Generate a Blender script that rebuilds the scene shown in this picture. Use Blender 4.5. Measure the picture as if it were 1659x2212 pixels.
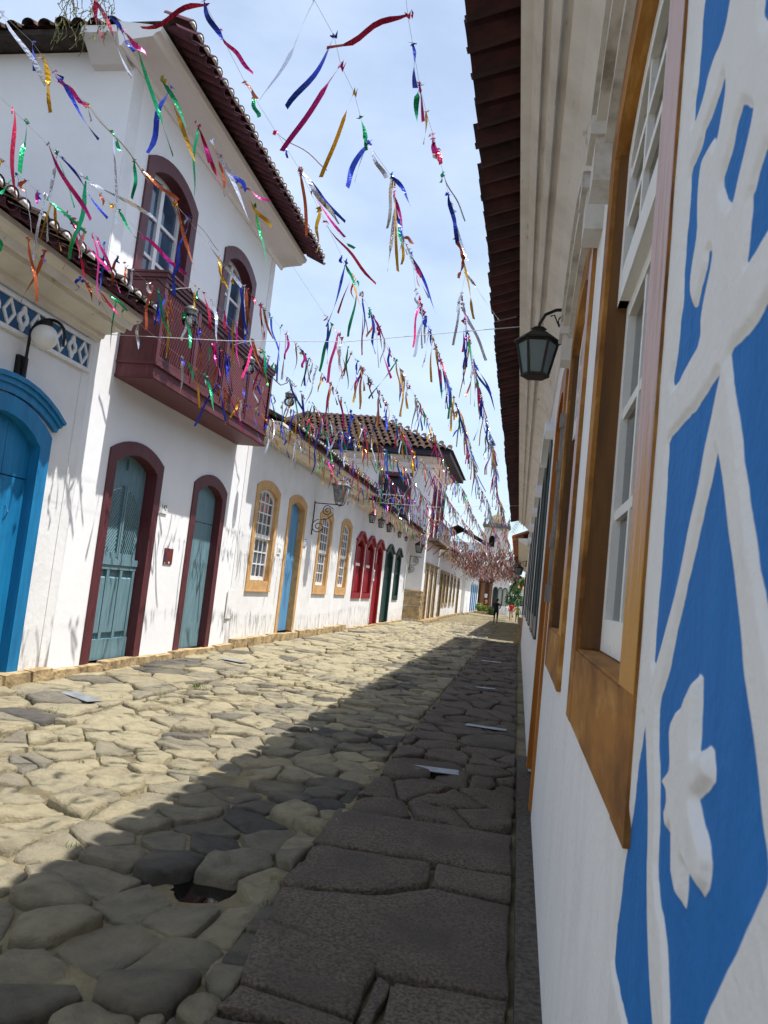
import bpy, bmesh, math, random
import numpy as np
from mathutils import Vector, Matrix, noise
R = math.radians
random.seed(7); rng = np.random.default_rng(7)
S = bpy.context.scene
for o in list(bpy.data.objects): bpy.data.objects.remove(o)
COL = S.collection

# ------------------------------------------------------------------ camera, sky, sun, exposure
cd = bpy.data.cameras.new('camera'); cam = bpy.data.objects.new('camera', cd); COL.objects.link(cam)
cd.sensor_fit = 'HORIZONTAL'; cd.sensor_width = 36; cd.lens = 36*1650/1659
cd.clip_start = .02; cd.clip_end = 2000
cam.matrix_world = Matrix(((0.9792408, -0.08774862, 0.18272284, 0), (0.17224283, -0.1150262, -0.97831558, 0),
                           (0.10686376, 0.98947923, -0.09752427, 1.6), (0, 0, 0, 1)))
cd.dof.use_dof = True; cd.dof.focus_distance = 14; cd.dof.aperture_fstop = 15.0
S.camera = cam
SUN_EL, SUN_AZ = 70.5, 2.5          # elevation; azimuth measured from +X towards +Y
w = bpy.data.worlds.new('World'); S.world = w; w.use_nodes = True
nt = w.node_tree; N = nt.nodes; L = nt.links; N.clear()
sky = N.new('ShaderNodeTexSky'); sky.sky_type = 'NISHITA'; sky.sun_disc = False
sky.sun_elevation = R(SUN_EL); sky.sun_rotation = R(90-SUN_AZ); sky.air_density = 1.0; sky.dust_density = 1.6
tc = N.new('ShaderNodeTexCoord'); mp = N.new('ShaderNodeMapping'); mp.inputs['Scale'].default_value = (1, 1, 2.2)
nz = N.new('ShaderNodeTexNoise'); nz.inputs['Scale'].default_value = 2.6; nz.inputs['Detail'].default_value = 6; nz.inputs['Roughness'].default_value = .55
cr = N.new('ShaderNodeValToRGB'); cr.color_ramp.elements[0].position = .36; cr.color_ramp.elements[1].position = .74
cr.color_ramp.elements[0].color = (.30, .30, .30, 1); cr.color_ramp.elements[1].color = (.72, .72, .72, 1)
mx = N.new('ShaderNodeMix'); mx.data_type = 'RGBA'; mx.inputs['B'].default_value = (4.9, 5.7, 6.75, 1)
bg = N.new('ShaderNodeBackground'); bg.inputs['Strength'].default_value = .095
ow = N.new('ShaderNodeOutputWorld')
L.new(tc.outputs['Generated'], mp.inputs['Vector']); L.new(mp.outputs['Vector'], nz.inputs['Vector'])
L.new(nz.outputs['Fac'], cr.inputs['Fac']); L.new(cr.outputs['Color'], mx.inputs['Factor'])
L.new(sky.outputs['Color'], mx.inputs['A']); L.new(mx.outputs['Result'], bg.inputs['Color']); L.new(bg.outputs['Background'], ow.inputs['Surface'])
ld = bpy.data.lights.new('sun', 'SUN'); ld.energy = 3.4; ld.angle = R(.53); ld.color = (1, .965, .92)
sun = bpy.data.objects.new('sun', ld); COL.objects.link(sun)
sd = Vector((math.cos(R(SUN_EL))*math.cos(R(SUN_AZ)), math.cos(R(SUN_EL))*math.sin(R(SUN_AZ)), math.sin(R(SUN_EL))))
sun.rotation_euler = sd.to_track_quat('Z', 'Y').to_euler(); sun.location = (10, 0, 30)
S.view_settings.view_transform = 'Standard'; S.view_settings.look = 'None'; S.view_settings.gamma = 1
S.view_settings.use_curve_mapping = False; S.view_settings.exposure = 1.12
S.render.engine = 'CYCLES'
try: S.cycles.max_bounces = 8; S.cycles.diffuse_bounces = 4
except Exception: pass

# ------------------------------------------------------------------ materials
def lin(r, g, b):
    f = lambda c: (c/255/12.92) if c/255 <= .04045 else ((c/255+.055)/1.055)**2.4
    return (f(r), f(g), f(b), 1)
MATS = {}
def mat(name, col, rough=.7, metal=0, col2=None, scale=6, lo=.4, hi=.65, stretch=(1, 1, 1), bump=0, bscale=40, spec=.4,
        col3=None, scale3=2, lo3=.55, hi3=.7, stretch3=(1, 1, 1), detail=6):
    """base colour with up to two shaped layers of wear (noise), plus fine relief"""
    if name in MATS: return MATS[name]
    m = bpy.data.materials.new(name); m.use_nodes = True; MATS[name] = m
    t = m.node_tree; n = t.nodes; l = t.links; b = n['Principled BSDF']
    b.inputs['Roughness'].default_value = rough; b.inputs['Metallic'].default_value = metal
    b.inputs['Specular IOR Level'].default_value = spec; b.inputs['Base Color'].default_value = col
    co = n.new('ShaderNodeTexCoord'); geo = n.new('ShaderNodeNewGeometry')
    def layer(prev, c, sc, a, h, st):
        mpn = n.new('ShaderNodeMapping'); mpn.inputs['Scale'].default_value = st
        l.new(geo.outputs['Position'], mpn.inputs['Vector'])
        z = n.new('ShaderNodeTexNoise'); z.inputs['Scale'].default_value = sc; z.inputs['Detail'].default_value = detail; z.inputs['Roughness'].default_value = .6
        l.new(mpn.outputs['Vector'], z.inputs['Vector'])
        r = n.new('ShaderNodeMapRange'); r.inputs['From Min'].default_value = a; r.inputs['From Max'].default_value = h
        l.new(z.outputs['Fac'], r.inputs['Value'])
        x = n.new('ShaderNodeMix'); x.data_type = 'RGBA'; l.new(r.outputs['Result'], x.inputs['Factor'])
        if prev is None: x.inputs['A'].default_value = col
        else: l.new(prev, x.inputs['A'])
        x.inputs['B'].default_value = c
        return x.outputs['Result']
    out = None
    if col2: out = layer(out, col2, scale, lo, hi, stretch)
    if col3: out = layer(out, col3, scale3, lo3, hi3, stretch3)
    if out: l.new(out, b.inputs['Base Color'])
    if bump:
        z = n.new('ShaderNodeTexNoise'); z.inputs['Scale'].default_value = bscale; z.inputs['Detail'].default_value = 5
        l.new(geo.outputs['Position'], z.inputs['Vector'])
        bp = n.new('ShaderNodeBump'); bp.inputs['Strength'].default_value = bump; bp.inputs['Distance'].default_value = .02
        l.new(z.outputs['Fac'], bp.inputs['Height']); l.new(bp.outputs['Normal'], b.inputs['Normal'])
    return m
W_WALL = mat('limewash', (.80, .795, .785, 1), .9, col2=(.70, .695, .68, 1), scale=1.7, lo=.42, hi=.75, bump=.22, bscale=14,
             col3=(.52, .50, .46, 1), scale3=2.6, lo3=.68, hi3=.86, stretch3=(2.2, 2.2, .6), spec=.15)
def damp(m, top=1.1):
    """blotchy splash stains and flaking along the foot of the wall"""
    t = m.node_tree; n = t.nodes; l = t.links; b = n['Principled BSDF']; src = b.inputs['Base Color'].links[0].from_socket
    g_ = n.new('ShaderNodeNewGeometry'); sx = n.new('ShaderNodeSeparateXYZ'); l.new(g_.outputs['Position'], sx.inputs[0])
    z = n.new('ShaderNodeTexNoise'); z.inputs['Scale'].default_value = 3.5; z.inputs['Detail'].default_value = 9; z.inputs['Roughness'].default_value = .68
    mp_ = n.new('ShaderNodeMapping'); mp_.inputs['Scale'].default_value = (2.2, 2.2, .8); l.new(g_.outputs['Position'], mp_.inputs['Vector']); l.new(mp_.outputs['Vector'], z.inputs['Vector'])
    ad = n.new('ShaderNodeMath'); ad.operation = 'MULTIPLY_ADD'; ad.inputs[1].default_value = -.34; l.new(sx.outputs['Z'], ad.inputs[0]); l.new(z.outputs['Fac'], ad.inputs[2])
    mr = n.new('ShaderNodeMapRange'); mr.inputs['From Min'].default_value = .37; mr.inputs['From Max'].default_value = .60; mr.inputs['To Max'].default_value = .8; l.new(ad.outputs[0], mr.inputs['Value'])
    x = n.new('ShaderNodeMix'); x.data_type = 'RGBA'; l.new(mr.outputs['Result'], x.inputs['Factor']); l.new(src, x.inputs['A']); x.inputs['B'].default_value = (.40, .38, .34, 1); l.new(x.outputs['Result'], b.inputs['Base Color'])
damp(W_WALL)
W_SIDE = mat('limewash_plain', (.86, .86, .86, 1), .9, col2=(.79, .79, .79, 1), scale=.9, lo=.4, hi=.8, bump=.15, bscale=9, spec=.15)
W_RIGHT = mat('limewash_right', (.82, .825, .84, 1), .85, col2=(.74, .745, .76, 1), scale=7, lo=.45, hi=.75, stretch=(2, .9, .3), bump=.25, bscale=30, spec=.2,
              col3=(.42, .42, .42, 1), scale3=14, lo3=.70, hi3=.78, stretch3=(2, 2, .3))
CORN = mat('cornice_cream', lin(230, 225, 214), .85, col2=lin(208, 201, 188), scale=2.5, lo=.4, hi=.75, bump=.15, bscale=20, stretch=(1, 1, 1), spec=.15,
           col3=lin(150, 142, 130), scale3=5, lo3=.64, hi3=.8)
MAROON = mat('maroon_paint', lin(94, 44, 49), .5, col2=lin(78, 36, 42), scale=7, stretch=(3, 3, .6), bump=.08, bscale=30)
MAROON_W = mat('maroon_worn', lin(96, 48, 54), .6, col2=lin(122, 78, 82), scale=5, lo=.55, hi=.8, stretch=(5, 5, .5), bump=.1, bscale=30)
TEAL = mat('teal_paint', lin(110, 141, 150), .55, col2=lin(92, 122, 132), scale=6, stretch=(4, 4, .5), bump=.12, bscale=25)
BLUE = mat('blue_paint', lin(22, 122, 172), .5, col2=lin(16, 104, 152), scale=3, stretch=(3, 3, .4), bump=.1, bscale=25)
BLUE2 = mat('sky_blue_door', lin(96, 154, 196), .55, col2=lin(74, 128, 172), scale=5, stretch=(5, 5, .35), bump=.12, bscale=30)
OCHRE = mat('ochre_paint', lin(206, 166, 112), .7, col2=lin(184, 142, 92), scale=5, bump=.12, bscale=30, col3=lin(150, 118, 84), scale3=9, lo3=.64, hi3=.8)
OCHRE_R = mat('ochre_worn', lin(164, 112, 46), .8, col2=lin(196, 152, 86), scale=9, lo=.50, hi=.75, stretch=(2, .35, 1), bump=.22, bscale=40,
              col3=lin(116, 74, 28), scale3=3, lo3=.46, hi3=.62, stretch3=(1.5, .4, 1))
OCHRE_D = mat('ochre_dark', lin(168, 104, 26), .5, col2=lin(140, 84, 20), scale=4, stretch=(3, 3, .5), bump=.1, bscale=30)
MAUVE = mat('mauve_worn', lin(186, 160, 158), .65, col2=lin(150, 112, 92), scale=5, lo=.45, hi=.7, stretch=(8, 8, .5), bump=.2, bscale=40,
            col3=lin(190, 150, 90), scale3=1.6, lo3=.5, hi3=.62)
WHITE_P = mat('white_paint', (.80, .80, .79, 1), .5, col2=(.66, .65, .62, 1), scale=9, lo=.5, hi=.8, bump=.08, bscale=40)
SASH = mat('sash_white', (.78, .78, .76, 1), .55, col2=lin(196, 186, 120), scale=16, lo=.62, hi=.72, bump=.12, bscale=60)
RED = mat('red_paint', lin(150, 28, 40), .45, col2=lin(120, 22, 32), scale=4, stretch=(3, 3, .5), bump=.08)
GREEN = mat('dark_green_paint', lin(28, 66, 62), .45, col2=lin(20, 50, 48), scale=4, stretch=(3, 3, .5), bump=.08)
GREYGREEN = mat('grey_shutter', lin(64, 76, 78), .5, col2=lin(50, 60, 62), scale=4)
BROWN = mat('brown_paint', lin(110, 64, 30), .5)
STONE_Q = mat('granite_block', lin(176, 154, 116), .9, col2=lin(120, 102, 76), scale=5, lo=.42, hi=.7, bump=.7, bscale=26, spec=.2,
              col3=lin(84, 76, 64), scale3=9, lo3=.58, hi3=.72)
TILE = mat('clay_tile', lin(116, 70, 56), .9, col2=lin(66, 52, 48), scale=3.5, lo=.42, hi=.6, bump=.4, bscale=30, spec=.15,
           col3=lin(150, 112, 88), scale3=6, lo3=.6, hi3=.72)
TILE_DK = mat('weathered_tile', lin(84, 66, 58), .95, col2=lin(40, 36, 34), scale=7, lo=.4, hi=.62, bump=.5, bscale=25, spec=.1,
              col3=lin(150, 120, 96), scale3=9, lo3=.62, hi3=.72)
TILE_M = mat('maroon_tile', lin(96, 56, 66), .85, col2=lin(70, 42, 50), scale=5, bump=.2)
TILE_R = mat('red_brown_tile', lin(70, 37, 37), .9, col2=lin(46, 27, 29), scale=3, lo=.42, hi=.6, bump=.3, bscale=26, col3=lin(36, 28, 29), scale3=5, lo3=.56, hi3=.68)
TILE_T = mat('terracotta_tile', lin(196, 132, 100), .9, col2=lin(140, 88, 68), scale=4, bump=.3)
MORTAR = mat('mortar', (.70, .69, .67, 1), .95, col2=(.28, .27, .26, 1), scale=16, lo=.5, hi=.68, bump=.6, bscale=40)
IRON = mat('iron', lin(26, 26, 28), .5, metal=.3)
IRON_W = mat('grey_iron', lin(88, 90, 90), .5, metal=.3, col2=lin(150, 150, 148), scale=14)
GLASS = mat('window_glass', lin(74, 92, 108), .04, spec=.8, col2=lin(36, 44, 54), scale=3, lo=.45, hi=.6)
GLASS_L = mat('lantern_glass', lin(150, 156, 154), .15, spec=.6, col2=lin(110, 116, 116), scale=12)
GLASS_D = mat('dark_glass', lin(28, 40, 42), .12, spec=.6)
CURTAIN = mat('pale_curtain', lin(206, 206, 196), .9, col2=lin(170, 172, 160), scale=5, stretch=(6, 6, .4))
BLACK = mat('interior_dark', lin(18, 16, 16), .9)
OPAL = mat('opal_globe', (.78, .78, .75, 1), .25, spec=.5)
METALP = mat('galvanised', lin(150, 156, 162), .5, metal=.4, col2=lin(120, 124, 126), scale=9)
FRIEZE = mat('frieze_blue', lin(34, 92, 134), .6, col2=lin(28, 78, 118), scale=6)
BRICK = mat('brick', lin(192, 140, 106), .9, col2=lin(160, 108, 80), scale=20, bump=.3)
NAVY = mat('navy_board', lin(30, 36, 56), .6)
def clear_glass():
    m = bpy.data.materials.new('clear_glass'); m.use_nodes = True; t = m.node_tree; n = t.nodes; n.clear()
    a = n.new('ShaderNodeBsdfTransparent'); b = n.new('ShaderNodeBsdfGlossy'); b.inputs['Roughness'].default_value = .03
    f = n.new('ShaderNodeFresnel'); f.inputs['IOR'].default_value = 1.7; x = n.new('ShaderNodeMixShader'); o = n.new('ShaderNodeOutputMaterial')
    a.inputs['Color'].default_value = (.86, .88, .9, 1)
    t.links.new(f.outputs[0], x.inputs[0]); t.links.new(a.outputs[0], x.inputs[1]); t.links.new(b.outputs[0], x.inputs[2]); t.links.new(x.outputs[0], o.inputs['Surface'])
    return m
CLEAR = clear_glass()
def foil(name, c, metal=.55, rough=.24):
    m = bpy.data.materials.new('foil_'+name); m.use_nodes = True; n = m.node_tree.nodes; b = n['Principled BSDF']
    b.inputs['Base Color'].default_value = c; b.inputs['Metallic'].default_value = metal; b.inputs['Roughness'].default_value = rough
    z = n.new('ShaderNodeTexNoise'); z.inputs['Scale'].default_value = 55; bp = n.new('ShaderNodeBump'); bp.inputs['Strength'].default_value = .5; bp.inputs['Distance'].default_value = .01
    g = n.new('ShaderNodeNewGeometry'); m.node_tree.links.new(g.outputs['Position'], z.inputs['Vector'])
    m.node_tree.links.new(z.outputs['Fac'], bp.inputs['Height']); m.node_tree.links.new(bp.outputs['Normal'], b.inputs['Normal'])
    return m
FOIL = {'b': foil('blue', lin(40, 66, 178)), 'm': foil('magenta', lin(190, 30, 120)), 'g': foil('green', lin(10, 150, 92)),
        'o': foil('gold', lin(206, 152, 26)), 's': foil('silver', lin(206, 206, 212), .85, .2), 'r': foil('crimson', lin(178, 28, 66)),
        'c': foil('copper', lin(176, 84, 44)), 'p': foil('pink', lin(226, 54, 120))}

# ------------------------------------------------------------------ mesh helpers
ORG = {}
def link(o): COL.objects.link(o); return o
def tag(o, label=None, cat=None, group=None, kind=None):
    if label: o['label'] = label
    if cat: o['category'] = cat
    if group: o['group'] = group
    if kind: o['kind'] = kind
    return o
def thing(name, loc, label, cat, group=None):
    o = link(bpy.data.objects.new(name, None)); o.location = loc; o.empty_display_size = .2
    ORG[o.name] = Vector(loc); return tag(o, label, cat, group)
class MB:
    def __init__(s): s.v = []; s.f = []; s.m = []; s.a = []
    def add(s, vs, fs, mi=0):
        k = len(s.v); s.v += [tuple(p) for p in vs]; s.f += [tuple(i+k for i in f) for f in fs]; s.m += [mi]*len(fs); return s
    def box(s, a, b, mi=0):
        (x0, y0, z0), (x1, y1, z1) = a, b
        return s.add([(x0, y0, z0), (x1, y0, z0), (x1, y1, z0), (x0, y1, z0), (x0, y0, z1), (x1, y0, z1), (x1, y1, z1), (x0, y1, z1)],
                     [(0, 3, 2, 1), (4, 5, 6, 7), (0, 1, 5, 4), (1, 2, 6, 5), (2, 3, 7, 6), (3, 0, 4, 7)], mi)
    def bx(s, T, s0, s1, z0, z1, d0, d1, mi=0):                    # box in wall coordinates, edges eased
        return s.prism([(s0, z0), (s1, z0), (s1, z1), (s0, z1)], d0, d1, T, mi)
    def prism(s, poly, d0, d1, T, mi=0, ease=0):
        n = len(poly)
        if ease:
            cx = sum(p[0] for p in poly)/n; cz = sum(p[1] for p in poly)/n
            def ins(p):
                dx, dz = p[0]-cx, p[1]-cz; r = math.hypot(dx, dz) or 1
                return (p[0]-dx/r*ease, p[1]-dz/r*ease)
            vs = [T(p[0], p[1], d0) for p in poly]+[T(p[0], p[1], d1-ease) for p in poly]+[T(*ins(p), d1) for p in poly]
            fs = [tuple(range(n))[::-1], tuple(range(2*n, 3*n))]
            for k in (0, n): fs += [(k+i, k+(i+1) % n, k+n+(i+1) % n, k+n+i) for i in range(n)]
            return s.add(vs, fs, mi)
        vs = [T(p[0], p[1], d0) for p in poly]+[T(p[0], p[1], d1) for p in poly]
        return s.add(vs, [tuple(range(n))[::-1], tuple(range(n, 2*n))]+[(i, (i+1) % n, n+(i+1) % n, n+i) for i in range(n)], mi)
    def profile(s, poly, s0, s1, T, mi=0):                         # closed (d,z) profile run along the wall
        n = len(poly)
        vs = [T(s0, z, d) for d, z in poly]+[T(s1, z, d) for d, z in poly]
        return s.add(vs, [tuple(range(n)), tuple(range(n, 2*n))[::-1]]+[(i, n+i, n+(i+1) % n, (i+1) % n) for i in range(n)], mi)
    def band(s, A, B, d0, d1, T, closed=False, mi=0):              # frame between two outlines of equal length
        n = len(A); vs = []
        for d in (d0, d1): vs += [T(p[0], p[1], d) for p in A]+[T(p[0], p[1], d) for p in B]
        fs = []; rn = range(n if closed else n-1)
        for i in rn:
            j = (i+1) % n
            fs += [(2*n+i, 2*n+j, 3*n+j, 3*n+i), (i, j, n+j, n+i), (i, j, 2*n+j, 2*n+i), (n+i, n+j, 3*n+j, 3*n+i)]
        if not closed: fs += [(0, n, 3*n, 2*n), (n-1, 2*n-1, 4*n-1, 3*n-1)]
        return s.add(vs, fs, mi)
    def tube(s, pts, r, n=6, mi=0, taper=None):
        pts = [Vector(p) for p in pts]; k0 = len(s.v); vs = []; m = len(pts)
        for i, p in enumerate(pts):
            t = (pts[min(i+1, m-1)]-pts[max(i-1, 0)]).normalized()
            u = t.cross(Vector((0, 0, 1)));
            if u.length < .01: u = t.cross(Vector((0, 1, 0)))
            u.normalize(); v = t.cross(u); rr = r*(1 if taper is None else 1+(taper-1)*i/(m-1))
            vs += [p+(u*math.cos(a)+v*math.sin(a))*rr for a in [2*math.pi*q/n for q in range(n)]]
        fs = [(i*n+j, i*n+(j+1) % n, (i+1)*n+(j+1) % n, (i+1)*n+j) for i in range(m-1) for j in range(n)]
        fs += [tuple(range(n))[::-1], tuple(range((m-1)*n, m*n))]
        return s.add(vs, fs, mi)
    def lathe(s, prof, c, n=12, mi=0, rot=0, sx=1, sy=1):          # prof [(r,z)]
        vs = []; m = len(prof)
        for r, z in prof: vs += [(c[0]+sx*r*math.cos(rot+2*math.pi*q/n), c[1]+sy*r*math.sin(rot+2*math.pi*q/n), c[2]+z) for q in range(n)]
        fs = [(i*n+j, i*n+(j+1) % n, (i+1)*n+(j+1) % n, (i+1)*n+j) for i in range(m-1) for j in range(n)]
        fs += [tuple(range(n))[::-1], tuple(range((m-1)*n, m*n))]
        return s.add(vs, fs, mi)
    def mesh(s, name, mats, org=(0, 0, 0), smooth=False):
        me = bpy.data.meshes.new(name)
        me.from_pydata([(p[0]-org[0], p[1]-org[1], p[2]-org[2]) for p in s.v], [], s.f)
        for m in (mats if isinstance(mats, (list, tuple)) else [mats]): me.materials.append(m)
        if any(s.m): me.polygons.foreach_set('material_index', s.m)
        if s.a:
            at = me.attributes.new('tone', 'FLOAT', 'POINT'); at.data.foreach_set('value', s.a)
        bm = bmesh.new(); bm.from_mesh(me); bmesh.ops.recalc_face_normals(bm, faces=bm.faces); bm.to_mesh(me); bm.free()
        if smooth: me.polygons.foreach_set('use_smooth', [True]*len(me.polygons))
        me.update(); return me
def part(name, mb, m, parent, smooth=False, label=None, kind=None):
    org = ORG[parent.name]; o = link(bpy.data.objects.new(name, mb.mesh(name, m, org, smooth))); o.parent = parent
    ORG[o.name] = org; return tag(o, label, None, None, kind)
def solo(name, mb, m, label=None, cat=None, group=None, kind=None, smooth=False, org=(0, 0, 0)):
    o = link(bpy.data.objects.new(name, mb.mesh(name, m, org, smooth))); o.location = org; ORG[o.name] = Vector(org)
    return tag(o, label, cat, group, kind)
def inst(name, me, parent, loc, rot=(0, 0, 0), scale=(1, 1, 1), m=None):
    o = link(bpy.data.objects.new(name, me)); o.parent = parent; o.location = Vector(loc)-ORG[parent.name]
    o.rotation_euler = rot; o.scale = scale
    if m is not None: o.material_slots[0].link = 'OBJECT'; o.material_slots[0].material = m
    return o
TL = lambda X: (lambda s, z, d: (X+d, s, z))
TR = lambda X: (lambda s, z, d: (X-d, s, z))
TF = lambda Y: (lambda s, z, d: (s, Y-d, z))
def arch(s0, s1, zs, zt, n=11, style='seg'):
    c = (s0+s1)/2; w = (s1-s0)/2; r = max(zt-zs, .002); out = []
    Rr = (w*w+r*r)/(2*r)
    for i in range(n):
        u = -1+2*i/(n-1)
        if style == 'seg': z = zs+math.sqrt(max(Rr*Rr-(u*w)**2, 0))-(Rr-r)
        elif style == 'bell': z = zs+r*(.5+.5*math.cos(math.pi*u))**.75
        elif style == 'round': z = zs+r*math.sqrt(max(1-u*u, 0))
        else: z = zt
        out.append((c+u*w, z))
    return out
def archz(s, a):                                                   # interpolate an arch polyline
    for (x0, z0), (x1, z1) in zip(a, a[1:]):
        if x0-1e-6 <= s <= x1+1e-6: return z0+(z1-z0)*(s-x0)/(x1-x0)
    return a[0][1] if s < a[0][0] else a[-1][1]
def U(a, z0): return [(a[0][0], z0)]+a+[(a[-1][0], z0)]
def clip(poly, conv):                                              # convex clip, conv counter-clockwise
    out = poly
    for i in range(len(conv)):
        a, b = conv[i], conv[(i+1) % len(conv)]; inp = out; out = []
        f = lambda p: (b[0]-a[0])*(p[1]-a[1])-(b[1]-a[1])*(p[0]-a[0])
        for j in range(len(inp)):
            p, q = inp[j], inp[(j+1) % len(inp)]; fp, fq = f(p), f(q)
            if fp >= 0: out.append(p)
            if (fp >= 0) != (fq >= 0):
                t = fp/(fp-fq); out.append((p[0]+(q[0]-p[0])*t, p[1]+(q[1]-p[1])*t))
        if not out: return []
    return out
def lattice(mb, T, conv, d0, d1, pitch, width, sign):
    """thin diagonal slats clipped to a convex outline"""
    xs = [p[0] for p in conv]; zs = [p[1] for p in conv]; H = max(zs)-min(zs); W_ = max(xs)-min(xs); k = -H
    while k < W_+H:
        x = min(xs)+k; z0 = min(zs); z1 = max(zs)
        if sign > 0: p = [(x-H, z0), (x-H+width, z0), (x+width, z1), (x, z1)]
        else: p = [(x, z0), (x+width, z0), (x-H+width, z1), (x-H, z1)]
        c = clip(p, conv)
        if len(c) > 2: mb.prism(c, d0, d1, T)
        k += pitch
def facade(mb, T, s0, s1, z0, z1, ops, depth=.34, mi=0):
    """wall face with openings (arch polyline, sill height) and their reveals"""
    q = lambda *p: mb.add([T(*x, 0) for x in p], [(0, 1, 2, 3)], mi)
    cur = s0
    for a, zb in sorted(ops, key=lambda o: o[0][0][0]):
        if a[0][0] > cur: q((cur, z0), (a[0][0], z0), (a[0][0], z1), (cur, z1))
        if zb > z0: q((a[0][0], z0), (a[-1][0], z0), (a[-1][0], zb), (a[0][0], zb))
        for p, r in zip(a, a[1:]): q(p, r, (r[0], z1), (p[0], z1))
        u = U(a, max(zb, z0))
        for p, r in zip(u, u[1:]+u[:1]): mb.add([T(*p, 0), T(*r, 0), T(*r, -depth), T(*p, -depth)], [(0, 1, 2, 3)], mi)
        cur = a[-1][0]
    if cur < s1: q((cur, z0), (s1, z0), (s1, z1), (cur, z1))
def shell(mb, T, s0, s1, z0, z1, deep, gz=0, mi=0):
    """the other three walls of a house, gable ends up to gz"""
    for s in (s0, s1):
        if gz > z1: mb.add([T(s, z0, 0), T(s, z0, -deep), T(s, z1, -deep), T(s, gz, -deep/2), T(s, z1, 0)], [(0, 1, 2, 3, 4)], mi)
        else: mb.add([T(s, z0, 0), T(s, z0, -deep), T(s, z1, -deep), T(s, z1, 0)], [(0, 1, 2, 3)], mi)
    mb.add([T(s0, z0, -deep), T(s1, z0, -deep), T(s1, z1, -deep), T(s0, z1, -deep)], [(0, 1, 2, 3)], mi)

# roof tiles: one cover tile, one channel tile (x runs down the slope)
def tile_mesh(name, m, up=True, mortar=False, Ln=.44, r=.1):
    mb = MB(); n = 6; vs = []
    for x, rr in ((0, r*.82), (Ln, r)):
        for t in (0, .014):
            for i in range(n+1):
                a = math.pi*i/n; q = rr-t
                vs.append((x, q*math.cos(a), q*math.sin(a)*.8*(1 if up else -1)))
    k = n+1; fs = []
    for i in range(n):
        fs += [(i, i+1, 2*k+i+1, 2*k+i), (k+i, k+i+1, 3*k+i+1, 3*k+i), (2*k+i, 2*k+i+1, 3*k+i+1, 3*k+i), (i, i+1, k+i+1, k+i)]
    mb.add(vs, fs, 0)
    if mortar:
        mb.add([(Ln-.012, .92*r*math.cos(math.pi*i/n), .92*r*math.sin(math.pi*i/n)*.8) for i in range(n+1)]+[(Ln+.02, .3*r, .018), (Ln+.024, -.2*r, .03)],
               [(i, i+1, n+1 if i < n/2 else n+2) for i in range(n)]+[(n//2, n+1, n+2), (0, n+1, n+2, n)], 1)
    return mb.mesh(name, [m, MORTAR], smooth=False)
def tile_row(roof, cover, chan, s0, s1, X, Z, outx, slope, step, jit=.012, rows=1, overlap=.34, chan_back=.05):
    """eave tiles whose mouths stand at X, Z; outx +1 faces the street from the left, -1 from the right"""
    rot = (0, slope, 0 if outx > 0 else math.pi); n = int((s1-s0)/step)
    for r_ in range(rows):
        for i in range(n):
            y = s0+step*(i+.5)
            for me, off, dz in ((cover, 0, .03), (chan, step/2, -.02)):
                back = .44+overlap*r_+random.uniform(-jit, jit)+(0 if me is cover else chan_back)
                x = X-outx*back*math.cos(slope); z = Z+back*math.sin(slope)+dz+random.uniform(-.006, .006)+.012*r_
                inst('tile', me, roof, (x, y+off+random.uniform(-.008, .008), z), (rot[0]+random.uniform(-.03, .03), rot[1]+random.uniform(-.03, .03), rot[2]+random.uniform(-.03, .03)))
def wave_roof(mb, T, s0, s1, d0, zeave, run, slope, step=.22, amp=.045, mi=0, hip=0):
    """corrugated tile field from the eave up to the ridge and down behind"""
    n = int((s1-s0)/step*4); rows = [(d0, zeave), (d0-run, zeave+run*math.tan(slope)), (d0-2*run, zeave)]
    vs = []
    for d, z in rows:
        for i in range(n+1):
            ss = s0+(s1-s0)*i/n; vs.append(T(ss, z+amp*math.cos(2*math.pi*i/4), d))
    fs = [(r*(n+1)+i, r*(n+1)+i+1, (r+1)*(n+1)+i+1, (r+1)*(n+1)+i) for r in range(2) for i in range(n)]
    mb.add(vs, fs, mi)
def rough_block(mb, c, sz, seed, amt=.02, mi=0):
    x0, y0, z0 = (c[i]-sz[i]/2 for i in range(3)); nx, ny, nz_ = 2, 4, 2; vs = {}; out = []
    def P(i, j, k):
        key = (i, j, k)
        if key not in vs:
            p = Vector((x0+sz[0]*i/nx, y0+sz[1]*j/ny, z0+sz[2]*k/nz_)); e = sum((i in (0, nx), j in (0, ny), k in (0, nz_)))
            q = (p-Vector(c)); p = p-q*(.05*(e-1) if e > 1 else 0)
            nn = noise.noise_vector(p*5+Vector((seed*3.1, seed, 0))); p = p+nn*amt; vs[key] = len(out); out.append(p)
        return vs[key]
    fs = []
    for j in range(ny):
        for k in range(nz_):
            for i in (0, nx): fs.append((P(i, j, k), P(i, j+1, k), P(i, j+1, k+1), P(i, j, k+1)))
    for i in range(nx):
        for k in range(nz_):
            for j in (0, ny): fs.append((P(i, j, k), P(i+1, j, k), P(i+1, j, k+1), P(i, j, k+1)))
        for j in range(ny):
            for k in (0, nz_): fs.append((P(i, j, k), P(i+1, j, k), P(i+1, j+1, k), P(i, j+1, k)))
    mb.add(out, fs, mi)
def plinth(root, s0, s1, X, zt, seed, zb=-.1, dp=.13, wall=.05, m=None):
    s = s0; k = 0; random.seed(seed)
    while s < s1-.2:
        wd = min(random.uniform(.5, 1.05), s1-s); b = MB(); t = zt+random.uniform(-.02, .015); d = dp+random.uniform(-.02, .025)
        rough_block(b, (X-wall/2+d/2, s+wd/2, (t+zb)/2), (d+wall, wd-.012, t-zb), seed*17+k, .014)
        part('plinth_stone', b, m or STONE_Q, root); s += wd; k += 1

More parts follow.
